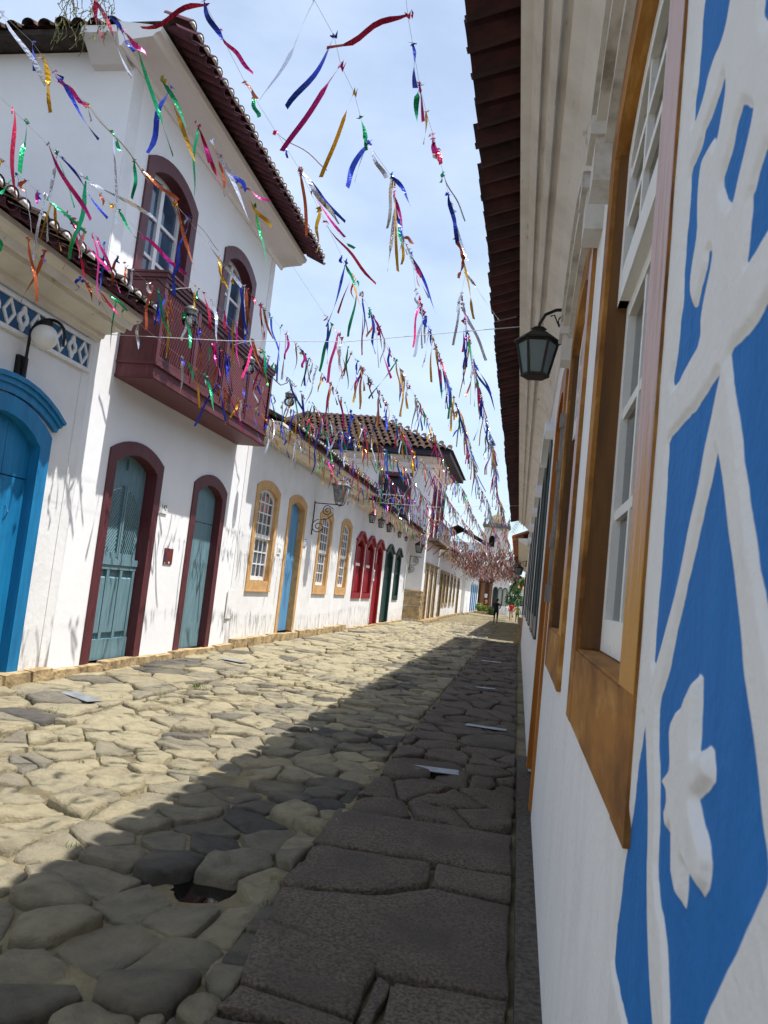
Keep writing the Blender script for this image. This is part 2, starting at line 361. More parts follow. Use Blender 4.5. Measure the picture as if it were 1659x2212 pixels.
# ------------------------------------------------------------------ ground, street, paving
XL, XR = -5.85, .22
def street_z(x, y):
    if x < -4.25: return -.03
    if x > -1.12: return -.03
    u = (x+2.7)/1.5
    return -.09+.042*u*u-(.05*math.exp(-((x+1.5)**2/.05+(y-4.02)**2/.05)))
SAND = mat('sandy_joint', lin(138, 128, 102), .95, col2=lin(106, 97, 76), scale=4, lo=.4, hi=.7, bump=.8, bscale=60, spec=.1, col3=lin(84, 76, 60), scale3=1.3, lo3=.5, hi3=.7)
g = MB(); g.add([(-400, -120, -.2), (400, -120, -.2), (400, 500, -.2), (-400, 500, -.2)], [(0, 1, 2, 3)])
solo('ground', g, SAND, 'flat sandy ground under the old town', None, None, 'structure')
def grid(x0, x1, y0, y1, dx, dy, fz):
    mb = MB(); nx = int((x1-x0)/dx)+1; ny = int((y1-y0)/dy)+1
    xs = [x0+(x1-x0)*i/nx for i in range(nx+1)]; ys = [y0+(y1-y0)*j/ny for j in range(ny+1)]
    mb.add([(x, y, fz(x, y)) for y in ys for x in xs], [(j*(nx+1)+i, j*(nx+1)+i+1, (j+1)*(nx+1)+i+1, (j+1)*(nx+1)+i) for j in range(ny) for i in range(nx)])
    return mb
zn = lambda x, y: noise.noise(Vector((x*2.2, y*2.2, 0)))*.018+noise.noise(Vector((x*7, y*7, 3)))*.008
zs_ = lambda x, y: noise.noise(Vector((x*1.1, y*1.1, 9)))*.020+noise.noise(Vector((x*4.5, y*4.5, 5)))*.022+noise.noise(Vector((x*11, y*11, 7)))*.010
street = solo('street', grid(-4.3, -1.05, -6, 100, .075, .085, lambda x, y: street_z(x, y)-.006+zs_(x, y)), SAND, 'sunken cobbled street running between the houses', None, None, 'structure', True)
walk_l = solo('pavement_left', grid(-6.0, -4.22, -15, 100, .12, .14, lambda x, y: -.052+zn(x, y)*.6), SAND, 'flagstone pavement along the left houses', None, None, 'structure', True)
walk_r = solo('pavement_right', grid(-1.1, .5, -15, 100, .1, .14, lambda x, y: -.052+zn(x, y)*.6), SAND, 'shaded slab pavement along the right wall', None, None, 'structure', True)
kerb = MB()
kerb.box((-4.32, -1, -.2), (-4.24, 92, -.085)); kerb.box((-1.12, -1, -.2), (-1.06, 60, -.085))
part('kerb_bed', kerb, SAND, street)

def stone_material():
    m = bpy.data.materials.new('cobble'); m.use_nodes = True; t = m.node_tree; n = t.nodes; l = t.links; b = n['Principled BSDF']
    at = n.new('ShaderNodeAttribute'); at.attribute_name = 'tone'
    r = n.new('ShaderNodeValToRGB'); e = r.color_ramp.elements
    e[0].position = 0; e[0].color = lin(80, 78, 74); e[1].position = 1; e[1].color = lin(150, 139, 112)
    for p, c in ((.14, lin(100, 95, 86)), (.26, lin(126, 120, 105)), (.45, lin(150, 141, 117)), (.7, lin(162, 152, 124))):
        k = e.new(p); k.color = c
    l.new(at.outputs['Fac'], r.inputs['Fac'])
    g_ = n.new('ShaderNodeNewGeometry'); z = n.new('ShaderNodeTexNoise'); z.inputs['Scale'].default_value = 9; z.inputs['Detail'].default_value = 10; z.inputs['Roughness'].default_value = .65
    l.new(g_.outputs['Position'], z.inputs['Vector'])
    mr = n.new('ShaderNodeMapRange'); mr.inputs['From Min'].default_value = .44; mr.inputs['From Max'].default_value = .66; l.new(z.outputs['Fac'], mr.inputs['Value'])
    x = n.new('ShaderNodeMix'); x.data_type = 'RGBA'; x.blend_type = 'MIX'; l.new(mr.outputs['Result'], x.inputs['Factor'])
    hs = n.new('ShaderNodeHueSaturation'); hs.inputs['Value'].default_value = .70; l.new(r.outputs['Color'], hs.inputs['Color'])
    l.new(r.outputs['Color'], x.inputs['A']); l.new(hs.outputs['Color'], x.inputs['B'])
    z3 = n.new('ShaderNodeTexNoise'); z3.inputs['Scale'].default_value = 1.1; z3.inputs['Detail'].default_value = 5; l.new(g_.outputs['Position'], z3.inputs['Vector'])
    m3 = n.new('ShaderNodeMapRange'); m3.inputs['From Min'].default_value = .5; m3.inputs['From Max'].default_value = .68; m3.inputs['To Max'].default_value = .45; l.new(z3.outputs['Fac'], m3.inputs['Value'])
    x3 = n.new('ShaderNodeMix'); x3.data_type = 'RGBA'; x3.inputs['B'].default_value = lin(164, 154, 124); l.new(m3.outputs['Result'], x3.inputs['Factor']); l.new(x.outputs['Result'], x3.inputs['A'])
    l.new(x3.outputs['Result'], b.inputs['Base Color'])
    b.inputs['Roughness'].default_value = .82; b.inputs['Specular IOR Level'].default_value = .25
    z2 = n.new('ShaderNodeTexNoise'); z2.inputs['Scale'].default_value = 22; z2.inputs['Detail'].default_value = 8; z2.inputs['Roughness'].default_value = .7; l.new(g_.outputs['Position'], z2.inputs['Vector'])
    bp = n.new('ShaderNodeBump'); bp.inputs['Strength'].default_value = 1.0; bp.inputs['Distance'].default_value = .04; l.new(z2.outputs['Fac'], bp.inputs['Height']); l.new(bp.outputs['Normal'], b.inputs['Normal'])
    return m
COBBLE = stone_material()
SLAB = mat('gravelly_slab', lin(104, 92, 80), .85, col2=lin(66, 58, 51), scale=60, lo=.42, hi=.6, bump=.7, bscale=55, spec=.35, col3=lin(72, 65, 58), scale3=1.8, lo3=.45, hi3=.7)
def voronoi(x0, x1, y0, y1, cx, cy, skip=None):
    pts = []; nx = max(1, round((x1-x0)/cx)); ny = max(1, round((y1-y0)/cy)); dx = (x1-x0)/nx; dy = (y1-y0)/ny; G = {}
    for j in range(-1, ny+1):
        for i in range(-1, nx+1):
            sc = random.choice((.3, .44, .5))
            if random.random() < .08 and cx < .6: continue
            p = (x0+dx*(i+.5+(.5 if j % 2 else 0)+random.uniform(-sc, sc)), y0+dy*(j+.5+random.uniform(-sc, sc))); G[i, j] = p
    cells = []
    for (i, j), p in G.items():
        if not (0 <= j < ny): continue
        poly = [(x0, y0), (x1, y0), (x1, y1), (x0, y1)]; poly = [(max(x0, min(x1, a)), b) for a, b in poly]
        poly = [(max(x0, p[0]-2*dx), p[1]-2*dy), (min(x1, p[0]+2*dx), p[1]-2*dy), (min(x1, p[0]+2*dx), p[1]+2*dy), (max(x0, p[0]-2*dx), p[1]+2*dy)]
        if poly[0][0] >= poly[1][0]: continue
        for di in (-2, -1, 0, 1, 2):
            for dj in (-2, -1, 0, 1, 2):
                q = G.get((i+di, j+dj))
                if q is None or (di == 0 and dj == 0): continue
                mx_, my_ = (p[0]+q[0])/2, (p[1]+q[1])/2; ex, ey = q[0]-p[0], q[1]-p[1]; out = []
                f = lambda a: -((a[0]-mx_)*ex+(a[1]-my_)*ey)
                for k in range(len(poly)):
                    a, b = poly[k], poly[(k+1) % len(poly)]; fa, fb = f(a), f(b)
                    if fa >= 0: out.append(a)
                    if (fa >= 0) != (fb >= 0):
                        t = fa/(fa-fb); out.append((a[0]+(b[0]-a[0])*t, a[1]+(b[1]-a[1])*t))
                poly = out
                if not poly: break
            if not poly: break
        if len(poly) > 2:
            A = abs(sum(a[0]*b[1]-b[0]*a[1] for a, b in zip(poly, poly[1:]+poly[:1])))/2
            if A > .018: cells.append(poly)
    return cells
def stone(mb, poly, zbase, h, gap, dome, tone, tilt, rnd=2, fine=True):
    n = len(poly); cx = sum(p[0] for p in poly)/n; cy = sum(p[1] for p in poly)/n
    pts = []
    for p in poly:
        dx, dy = p[0]-cx, p[1]-cy; r = math.hypot(dx, dy); k = max(.3, 1-gap/r); pts.append((cx+dx*k, cy+dy*k))
    d_ = []
    for a, b in zip(pts, pts[1:]+pts[:1]):
        e_ = math.hypot(b[0]-a[0], b[1]-a[1])
        d_ += [a, (a[0]*.72+b[0]*.28, a[1]*.72+b[1]*.28), (a[0]*.28+b[0]*.72, a[1]*.28+b[1]*.72)] if e_ > .1 else [a]
    pts = d_
    for _ in range(rnd if rnd < 2 or fine else 1):
        q = []; fr = .25
        for a, b in zip(pts, pts[1:]+pts[:1]): q += [(a[0]*(1-fr)+b[0]*fr, a[1]*(1-fr)+b[1]*fr), (a[0]*fr+b[0]*(1-fr), a[1]*fr+b[1]*(1-fr))]
        pts = q
    if not fine: pts = pts[::2]
    elif len(pts) > 30: pts = pts[::2]
    m = len(pts); sd_ = random.uniform(0, 99)
    rings = ((1.0, -.07), (.985, .55*h), (.93, h*(.86 if dome else .99)), (.55, h)) if fine else ((1.0, -.05), (.9, h*.85))
    vs = []
    for k, (f, z) in enumerate(rings):
        for (x, y) in pts:
            jx = noise.noise(Vector((x*9, y*9, sd_)))*.05; X = cx+(x-cx)*(f+jx); Y = cy+(y-cy)*(f+jx)
            zz = zbase+z+(tilt[0]*(X-cx)+tilt[1]*(Y-cy) if k else 0)+((noise.noise(Vector((X*5, Y*5, sd_)))*.026+noise.noise(Vector((X*13, Y*13, sd_)))*.011) if k > 0 else 0)
            vs.append((X, Y, zz))
    vs.append((cx, cy, zbase+h*(1.12 if dome else 1.0)+noise.noise(Vector((cx*5, cy*5, sd_)))*.016))
    fs = [(k*m+i, k*m+(i+1) % m, (k+1)*m+(i+1) % m, (k+1)*m+i) for k in range(len(rings)-1) for i in range(m)]
    t = (len(rings)-1)*m; fs += [(t+i, t+(i+1) % m, len(vs)-1) for i in range(m)]
    k0 = len(mb.v); mb.add(vs, fs); mb.a += [tone]*len(vs)
CAMXY = (0, 0)
stones = []
random.seed(11)
for y0, y1, cx_, cy_ in ((1.2, 14, .34, .31), (14, 48, .42, .42)):
    for p in voronoi(-4.26, -1.1, y0, y1, cx_, cy_): stones.append((p, street, 0))
for y0, y1, cx_, cy_ in ((3, 16, .62, .52), (16, 40, .66, .66)):
    for p in voronoi(-5.74, -4.26, y0, y1, cx_, cy_): stones.append((p, walk_l, 1))
for p in voronoi(-1.08, .12, 5.62, 30, .44, .5): stones.append((p, walk_r, 2))
rest = {0: MB(), 1: MB(), 2: MB()}; PAR = {0: street, 1: walk_l, 2: walk_r}
def cen(p): return (sum(a[0] for a in p)/len(p), sum(a[1] for a in p)/len(p))
stones.sort(key=lambda s: cen(s[0])[1]+.35*abs(cen(s[0])[0]+2))
cnt = {0: 0, 1: 0, 2: 0}
for p, par, kind in stones:
    c = cen(p)
    if kind == 0 and ((c[0]+1.5)**2/.08+(c[1]-4.02)**2/.07) < 1: continue
    near = cnt[kind] < (290, 120, 110)[kind]; cnt[kind] += 1
    mb = MB() if near else rest[kind]
    grey = random.random() < (.26 if kind == 0 else .15)
    tone = random.uniform(0, .25) if grey else random.uniform(.3, 1)
    if kind == 0: tone = min(1, max(.02, .53-.22*min(1, max(0, (c[0]+3.3)/1.6))+.35*noise.noise(Vector((c[0]*.9, c[1]*.9, 2)))+random.gauss(0, .13)))  # tone drops towards the right: shade painted into the cobble colour
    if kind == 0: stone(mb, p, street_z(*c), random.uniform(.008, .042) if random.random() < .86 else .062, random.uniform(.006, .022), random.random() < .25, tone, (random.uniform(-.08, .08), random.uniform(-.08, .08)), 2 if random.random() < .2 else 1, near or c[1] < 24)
    elif kind == 1: stone(mb, p, -.03, random.uniform(.02, .05), random.uniform(.012, .03), False, tone, (random.uniform(-.03, .03), random.uniform(-.03, .03)), 1, near)
    else: stone(mb, p, -.03, random.uniform(.015, .045), random.uniform(.01, .03), False, random.uniform(0, .4), (random.uniform(-.03, .03), random.uniform(-.03, .03)), 1, near)
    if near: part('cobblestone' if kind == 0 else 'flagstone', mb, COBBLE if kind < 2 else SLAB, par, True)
for k, mb in rest.items():
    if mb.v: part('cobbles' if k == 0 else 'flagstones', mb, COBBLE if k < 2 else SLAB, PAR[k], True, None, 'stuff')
# large slabs at the near end of the right pavement
random.seed(5)
def slab(poly, z=0):
    mb = MB(); q = []
    for a, b in zip(poly, poly[1:]+poly[:1]):
        L_ = math.hypot(b[0]-a[0], b[1]-a[1]); k = max(2, int(L_/.09))
        for i in range(k):
            t = i/k; nx_, ny_ = -(b[1]-a[1])/L_, (b[0]-a[0])/L_; j = random.uniform(-.006, .014) if 0 < i else 0
            q.append((a[0]+(b[0]-a[0])*t+nx_*j, a[1]+(b[1]-a[1])*t+ny_*j))
    n = len(q); cx = sum(p[0] for p in q)/n; cy = sum(p[1] for p in q)/n; vs = []
    tl = (random.uniform(-.012, .012), random.uniform(-.012, .012))
    for f, zz in ((1, -.09), (1, -.012), (.975, 0), (.7, .004), (.35, .004)):
        for p in q:
            x = cx+(p[0]-cx)*f; y = cy+(p[1]-cy)*f
            vs.append((x, y, z+zz+tl[0]*(x-cx)+tl[1]*(y-cy)+noise.noise(Vector((x*4, y*4, 1)))*.008))
    vs.append((cx, cy, z+.004)); fs = [(k*n+i, k*n+(i+1) % n, (k+1)*n+(i+1) % n, (k+1)*n+i) for k in range(4) for i in range(n)]+[(4*n+i, 4*n+(i+1) % n, 5*n) for i in range(n)]
    mb.add(vs, fs); part('paving_slab', mb, SLAB, walk_r, True)
slab([(-1.0, 1.3), (.1, 1.25), (.1, 2.04), (-.97, 2.06)])
slab([(-.97, 2.88), (-.42, 2.845), (-.46, 2.965), (-.94, 3.045)], -.004); slab([(-.42, 2.09), (.1, 2.07), (.1, 2.86), (-.40, 2.80)], .002); slab([(-1.0, 2.09), (-.45, 2.1), (-.44, 2.82), (-.98, 2.84)], -.004)
slab([(-.38, 2.84), (.1, 2.89), (.1, 3.32), (-.36, 3.3)]); slab([(-.95, 3.08), (-.47, 3.0), (-.45, 3.5), (-1.06, 3.62)], .004)
slab([(-.42, 3.36), (.1, 3.36), (.1, 4.32), (-.32, 4.36), (-.62, 4.12), (-1.08, 4.02), (-1.03, 3.66)], .002)
slab([(-.36, 4.42), (-.64, 4.18), (-1.1, 4.07), (-1.06, 4.72), (-.38, 4.74)], .006)
slab([(-.45, 3.0), (-.395, 2.87), (-.378, 3.3), (-.435, 3.33)], -.006)
slab([(-.33, 4.42), (.1, 4.37), (.1, 4.76), (-.34, 4.76)], 0)
slab([(-1.12, 4.78), (.1, 4.8), (.1, 5.58), (-1.14, 5.55)], .004)
random.seed(9)
for p in voronoi(-1.1, -.95, 2.0, 5.6, .2, .3):
    mb = MB(); stone(mb, p, -.04, .03, .01, False, random.uniform(.1, .5), (0, 0), 1, True); part('edge_stone', mb, COBBLE, walk_r, True)
gut = MB(); gut.box((.125, -6, -.12), (.26, 8.4, .004))
part('wall_footing', gut, mat('dark_footing', lin(96, 88, 78), .95, col2=lin(58, 53, 48), scale=30, bump=1, bscale=60), walk_r)
# puddle in a hollow of the street
pd = MB(); pn = 26; pv = [(-1.5+.34*math.cos(2*math.pi*i/pn)*(1+.4*noise.noise(Vector((math.cos(i/pn*6.28)*1.6, math.sin(i/pn*6.28)*1.6, 4)))), 4.02+.32*math.sin(2*math.pi*i/pn)*(1+.4*noise.noise(Vector((math.cos(i/pn*6.28)*1.6, math.sin(i/pn*6.28)*1.6, 8)))), -.104) for i in range(pn)]
pd.add(pv, [tuple(range(pn))])
solo('puddle', pd, mat('puddle_water', lin(16, 16, 15), .015, spec=.5), 'small still puddle between cobbles in the shade', None, None, 'structure')
# thin metal channel covers let into the pavements
for i, (x, y, lx, ly, a, lb) in enumerate(((-.62, 7.1, .46, .17, .08, 'pale metal cover plate nearest the camera on the right pavement'), (-.26, 9.8, .5, .13, -.1, 'narrow tilted metal cover plate, second along the right pavement'),
        (-.5, 14.0, .46, .13, .02, 'thin metal cover plate midway along the shaded right pavement'), (-.55, 20.0, .5, .2, 0, 'small far metal cover plate on the shaded right pavement'), (-4.72, 8.05, .62, .2, -.55, 'grey metal cover plate in sun on left pavement near the blue door'), (-4.9, 13.2, .55, .2, -.3, 'faint metal cover plate on left pavement below second teal door'))):
    mb = MB(); mb.prism([(-lx/2, -ly/2), (lx/2, -ly/2), (lx/2, ly/2), (-lx/2, ly/2)], 0, .006, lambda s, z, d: (s, z, d), 0, .002)
    o = solo('cover_plate', mb, METALP, lb, 'cover plate', 'metal covers in the pavements'); o.location = (x, y, .014 if i < 4 else .02); o.rotation_euler = (R(.6), R(-.5), a)
# grass in the joints
gr = MB(); random.seed(3)
def tuft(x, y, z, n, h, sp):
    for _ in range(n):
        a = random.uniform(0, 6.28); r = random.uniform(0, sp); bx, by = x+r*math.cos(a), y+r*math.sin(a); hh = h*random.uniform(.4, 1); b = random.uniform(0, 6.28); w_ = .0035
        ln = random.uniform(.2, .9)*hh; dx, dy = math.cos(b), math.sin(b)
        gr.add([(bx-dy*w_, by+dx*w_, z), (bx+dy*w_, by-dx*w_, z), (bx+dx*ln*.4+dy*w_*.7, by+dy*ln*.4-dx*w_*.7, z+hh*.7), (bx+dx*ln*.4-dy*w_*.7, by+dy*ln*.4+dx*w_*.7, z+hh*.7), (bx+dx*ln, by+dy*ln, z+hh)], [(0, 1, 2, 3), (3, 2, 4)])
for _ in range(95):
    y = random.uniform(2.2, 12); tuft(-1.1+random.gauss(0, .05)+.04*math.sin(y*3), y, -.07, random.randint(6, 18), .04, .06)
for _ in range(120):
    y = random.uniform(5, 34); tuft(-4.27+random.gauss(0, .08), y, -.08, random.randint(8, 22), .05, .07)
for _ in range(70): tuft(random.uniform(-5.6, -2), random.uniform(3, 16), -.06, random.randint(4, 12), .035, .05)
for q in ((-1.12, 4.35), (-1.15, 4.2), (-1.06, 3.9), (-1.2, 4.6), (-1.1, 5.0), (-1.18, 3.0)): tuft(*q, -.08, 50, .07, .08)
for q in ((-4.4, 8.4), (-4.35, 9.2), (-4.2, 10.1), (-4.5, 7.3), (-5.68, 16.4), (-5.7, 18.1)): tuft(*q, -.03, 70, .07, .14)
solo('grass', gr, mat('grass_blade', lin(92, 118, 46), .7, col2=lin(120, 128, 60), scale=20), 'short green grass growing in the paving joints', 'grass', None, 'stuff')

# ------------------------------------------------------------------ shared house pieces
def opening(s0, s1, zs, zt, style='seg', n=11): return arch(s0, s1, zs, zt, n, style)
def surround(root, name, T, s0, s1, z0, zs, zt, fw, m, proud=.03, deep=.28, style='seg', base=None, label=None, drip=True):
    """painted timber surround with its deep jambs; base = height of a bottom member"""
    A = arch(s0, s1, zs, zt, 11, style); B = arch(s0+fw, s1-fw, zs-fw*.8 if style == 'seg' else zs-fw*.5, zt-fw, 11, style)
    mb = MB(); mb.band(U(A, z0), U(B, z0), -deep, proud, T)
    if base: mb.bx(T, s0+fw*.999, s1-fw*.999, z0, z0+base, -deep, proud-.002); drip and mb.bx(T, s0-.01, s1+.01, z0-.004, z0+.02, 0, proud+.012)
    return part(name, mb, m, root, False, label), A, B
def sash_window(win, T, B, z0, zmeet, cols, r_low, r_up, d, m, bar=.028, fr=.06, glass=None, up_d=.03, lower=True):
    """two sliding sashes: bars as one piece each, every pane its own"""
    s0, s1 = B[0][0], B[-1][0]; glass = glass or GLASS
    for nm, za, zb, rows, dd in ((('lower_sash', z0, zmeet, r_low, d),) if lower else ())+(('upper_sash', zmeet-.03, None, r_up, d+up_d),):
        mb = MB(); top = zb if zb else None; zz0 = za+fr
        mb.bx(T, s0, s1, za, za+fr*1.3, dd-.02, dd+.02)
        if top:
            mb.bx(T, s0, s0+fr, za, top, dd-.021, dd+.021); mb.bx(T, s1-fr, s1, za, top, dd-.021, dd+.021); mb.bx(T, s0, s1, top-fr, top, dd-.019, dd+.019)
        else:
            I = [(x, z-fr) for x, z in arch(s0+fr, s1-fr, B[0][1], max(p[1] for p in B), 11)]
            mb.band(U(B, za), U(I, za), dd-.021, dd+.021, T)
        ztop = (top-fr) if top else max(p[1] for p in B)-fr
        hs = [za+fr*1.3+(ztop-za-fr*1.3)*i/rows for i in range(rows+1)]; cs = [s0+fr+(s1-s0-2*fr)*i/cols for i in range(cols+1)]
        for c in cs[1:-1]:
            t = ztop if top else archz(c, B)-fr
            mb.bx(T, c-bar/2, c+bar/2, za+fr, t+.01, dd-.012, dd+.014)
        for h in hs[1:-1]: mb.bx(T, s0+fr, s1-fr, h-bar/2, h+bar/2, dd-.010, dd+.012)
        part(nm, mb, m, win)
        for i in range(cols):
            for j in range(rows):
                p = MB(); z1a = hs[j+1] if top else min(hs[j+1], archz(cs[i], B)-fr*.5); z1b = hs[j+1] if top else min(hs[j+1], archz(cs[i+1], B)-fr*.5)
                if min(z1a, z1b) <= hs[j]+.01: continue
                t_ = random.uniform(-.004, .004)
                p.add([T(cs[i], hs[j], dd-.006+t_), T(cs[i+1], hs[j], dd-.006), T(cs[i+1], z1b, dd-.006-t_), T(cs[i], z1a, dd-.006)], [(0, 1, 2, 3)])
                part('pane', p, glass, win)
def planks(leaf_parent, T, B, z0, d, edges, m, thick=.035, gap=.006):
    for a, b in zip(edges, edges[1:]):
        a2, b2 = a+gap/2, b-gap/2; xs = [a2+(b2-a2)*i/5 for i in range(6)]
        poly = [(a2, z0), (b2, z0)]+[(x, archz(x, B)+.01) for x in xs[::-1]]
        p = MB(); p.prism(poly, d-thick, d+random.uniform(-.003, .003), T, 0, .004); part('plank', p, m, leaf_parent)
def door_back(root, T, B, z0, d, m, name='door', label=None):
    mb = MB(); mb.prism([(B[0][0], z0)]+[(B[-1][0], z0)]+B[::-1], d-.05, d-.03, T); return part(name, mb, m, root, False, label)
def house(name, T, X, s0, s1, label):
    return thing(name, (X, s0, 0), label, 'house')
def cornice(root, T, s0, s1, prof, m=None):
    mb = MB(); mb.profile(prof, s0, s1, T); return part('cornice', mb, m or CORN, root)
def lantern_body(root, c, r, h, iron, glass, n=4, hang=True):
    """tapered glazed lantern: c is the centre of its underside"""
    x, y, z = c; rot = math.pi/4 if n == 4 else 0
    for k in range(n):
        a0, a1 = rot+2*math.pi*k/n, rot+2*math.pi*(k+1)/n; rb, rt = r*.62, r*.98; p = MB()
        q = [(x+rb*math.cos(a0), y+rb*math.sin(a0), z+.03*h), (x+rb*math.cos(a1), y+rb*math.sin(a1), z+.03*h), (x+rt*math.cos(a1), y+rt*math.sin(a1), z+.62*h), (x+rt*math.cos(a0), y+rt*math.sin(a0), z+.62*h)]
        p.add(q, [(0, 1, 2, 3)]); part('pane', p, glass, root)
    f = MB()
    for k in range(n):
        a = rot+2*math.pi*k/n; f.tube([(x+r*.63*math.cos(a), y+r*.63*math.sin(a), z), (x+r*math.cos(a), y+r*math.sin(a), z+.63*h)], r*.07, 5)
    f.lathe([(r*.5, -.02*h), (r*.72, -.01*h), (r*.72, .03*h), (r*.6, .04*h)], c, n, 0, rot); f.lathe([(r*.95, .60*h), (r*1.06, .61*h), (r*1.06, .65*h), (r*.9, .66*h)], c, n, 0, rot)
    part('frame', f, iron, root)
    t = MB(); t.lathe([(r*1.22, .64*h), (r*1.2, .67*h), (r*.78, .78*h), (r*.34, .86*h), (r*.34, .90*h), (r*.42, .91*h), (r*.1, .96*h), (r*.05, 1.0*h)], c, n if n > 4 else 4, 0, rot); part('lamp_roof', t, iron, root)
def spiral(c, u, v, r0, r1, turns, a0, n=36):
    c, u, v = Vector(c), Vector(u), Vector(v)
    return [c+(u*math.cos(a0+2*math.pi*turns*i/n)+v*math.sin(a0+2*math.pi*turns*i/n))*(r0+(r1-r0)*i/n) for i in range(n+1)]
TC = {k: (tile_mesh('cover_'+k, m, True, mo), tile_mesh('channel_'+k, m2, False, False)) for k, m, m2, mo in
      (('dk', TILE_DK, TILE_DK, False), ('mo', TILE_M, TILE_M, True), ('dm', TILE_DK, TILE_M, True), ('r', TILE_R, TILE_R, False), ('t', TILE_T, TILE_T, False))}
EAVE = [(0, 4.44), (.03, 4.44), (.05, 4.49), (.09, 4.50), (.10, 4.55), (.13, 4.56), (.34, 4.62), (.345, 4.59), (.38, 4.59), (.39, 4.65), (.44, 4.66), (.445, 4.63), (.47, 4.63), (.49, 4.71), (.58, 4.735), (.61, 4.77), (.61, 4.83), (-.1, 4.90)]
T = TL(XL)
Td = lambda s, z, d: T(s, z, d+.12)

# ------------------------------------------------------------------ left 1: single storey house with the blue door
h1 = house('townhouse', T, XL, 4.6, 9.05, 'white single storey house with big blue arched door and blue frieze')
mb = MB(); a1 = opening(6.66, 8.36, 3.02, 3.34)
facade(mb, T, -14, 9.05, -.2, 4.6, [(opening(6.70, 8.32, 3.0, 3.3), -.2), (opening(4.1, 5.7, 3.0, 3.3), -.2)]); shell(mb, T, -14, 9.05, -.2, 4.6, 7, 6.4); part('wall', mb, W_WALL, h1)  # unseen length behind the camera added to block sky and darken near ground
mb = MB(); mb.bx(T, 8.86, 9.05, -.05, 4.44, 0, .012); part('pilaster', mb, W_WALL, h1)
for q0, q1 in ((6.62, 8.40), (4.02, 5.78)):
    sr, A, B = surround(h1, 'door_frame', T, q0, q1, .12, 2.98, 3.30, .20, BLUE, .05, .3)
    hd = MB()
    for o1, o2, d1 in ((.0, .08, .06), (.08, .135, .085), (.135, .18, .11)):
        P = arch(q0-.05-o1*.6, q1+.05+o1*.6, 3.06+o1*.8, 3.32+o1*1.2); Q = arch(q0-.05-o2*.6, q1+.05+o2*.6, 3.06+o2*.8, 3.32+o2*1.2); hd.band(Q, P, 0, d1, T)
    part('hood_mould', hd, BLUE, h1)
    db = door_back(h1, Td, B, .12, -.2, BLUE); w3 = (B[-1][0]-B[0][0])/3
    planks(db, Td, [(x, min(z, 2.40)) for x, z in B], .12, -.2, [B[0][0]+w3*i for i in range(4)], BLUE)
    tp = MB()
    for i in range(3):
        e0, e1 = B[0][0]+w3*i+.003, B[0][0]+w3*(i+1)-.003; tp.prism([(e0, 2.425), (e1, 2.425)]+[(e1+(e0-e1)*k/4, archz(e1+(e0-e1)*k/4, B)+.01) for k in range(5)], -.235, -.197, Td, 0, .004)
    part('transom_panel', tp, BLUE, db)
    mb = MB(); mb.tube([Td(B[-1][0]-.3, 1.9, -.19), Td(B[-1][0]-.3, 2.0, -.15), Td(B[-1][0]-.3, 2.08, -.19)], .008); part('hinge_pin', mb, BLUE, db)
# frieze: blue strip with white fretwork under the cornice
fz = MB(); fz.bx(T, 5.2, 8.93, 4.02, 4.36, 0, .02); frz = part('frieze', fz, FRIEZE, h1)
fb = MB(); fb.bx(T, 5.12, 8.99, 3.985, 4.03, 0, .05); fb.bx(T, 5.12, 8.99, 4.35, 4.395, 0, .05); fb.bx(T, 8.92, 8.985, 4.03, 4.35, 0, .048); part('frieze_border', fb, WHITE_P, frz)
dm = MB(); O = [(-.11, 0), (0, -.165), (.11, 0), (0, .165)]; I_ = [(-.072, 0), (0, -.108), (.072, 0), (0, .108)]
dm.band(O, I_, 0, .022, lambda s, z, d: (d, s, z), True); dme = dm.mesh('fret_diamond', WHITE_P)
fl = MB(); n_ = 24; rad = lambda i: .105+.05*abs(math.cos(2*i*2*math.pi/n_))**1.5
fo = [(rad(i)*.62*math.cos(2*math.pi*i/n_), rad(i)*math.sin(2*math.pi*i/n_)) for i in range(n_)]; fi = [((.032+.012*(i % 6 == 0))*math.cos(2*math.pi*i/n_)*1.1, (.046+.02*(i % 6 == 0))*math.sin(2*math.pi*i/n_)) for i in range(n_)]
fl.band(fo, fi, 0, .022, lambda s, z, d: (d, s, z), True); fle = fl.mesh('fret_flower', WHITE_P)
for i in range(15): inst('fret_diamond' if i % 2 == 0 else 'fret_flower', dme if i % 2 == 0 else fle, frz, (XL+.02, 8.79-.245*i, 4.19))
cornice(h1, T, -14, 9.12, EAVE)
rf = MB(); wave_roof(rf, T, -14, 9.2, .62, 4.93, 4.1, R(24)); roof = part('roof', rf, TILE_DK, h1)
random.seed(21); tile_row(roof, *TC['dm'], 4.4, 9.2, XL+.84, 4.86, 1, R(20), .225, .03)
plinth(h1, 4.0, 6.6, XL, .14, 2); plinth(h1, 6.6, 9.0, XL, .13, 3, -.1, .16)

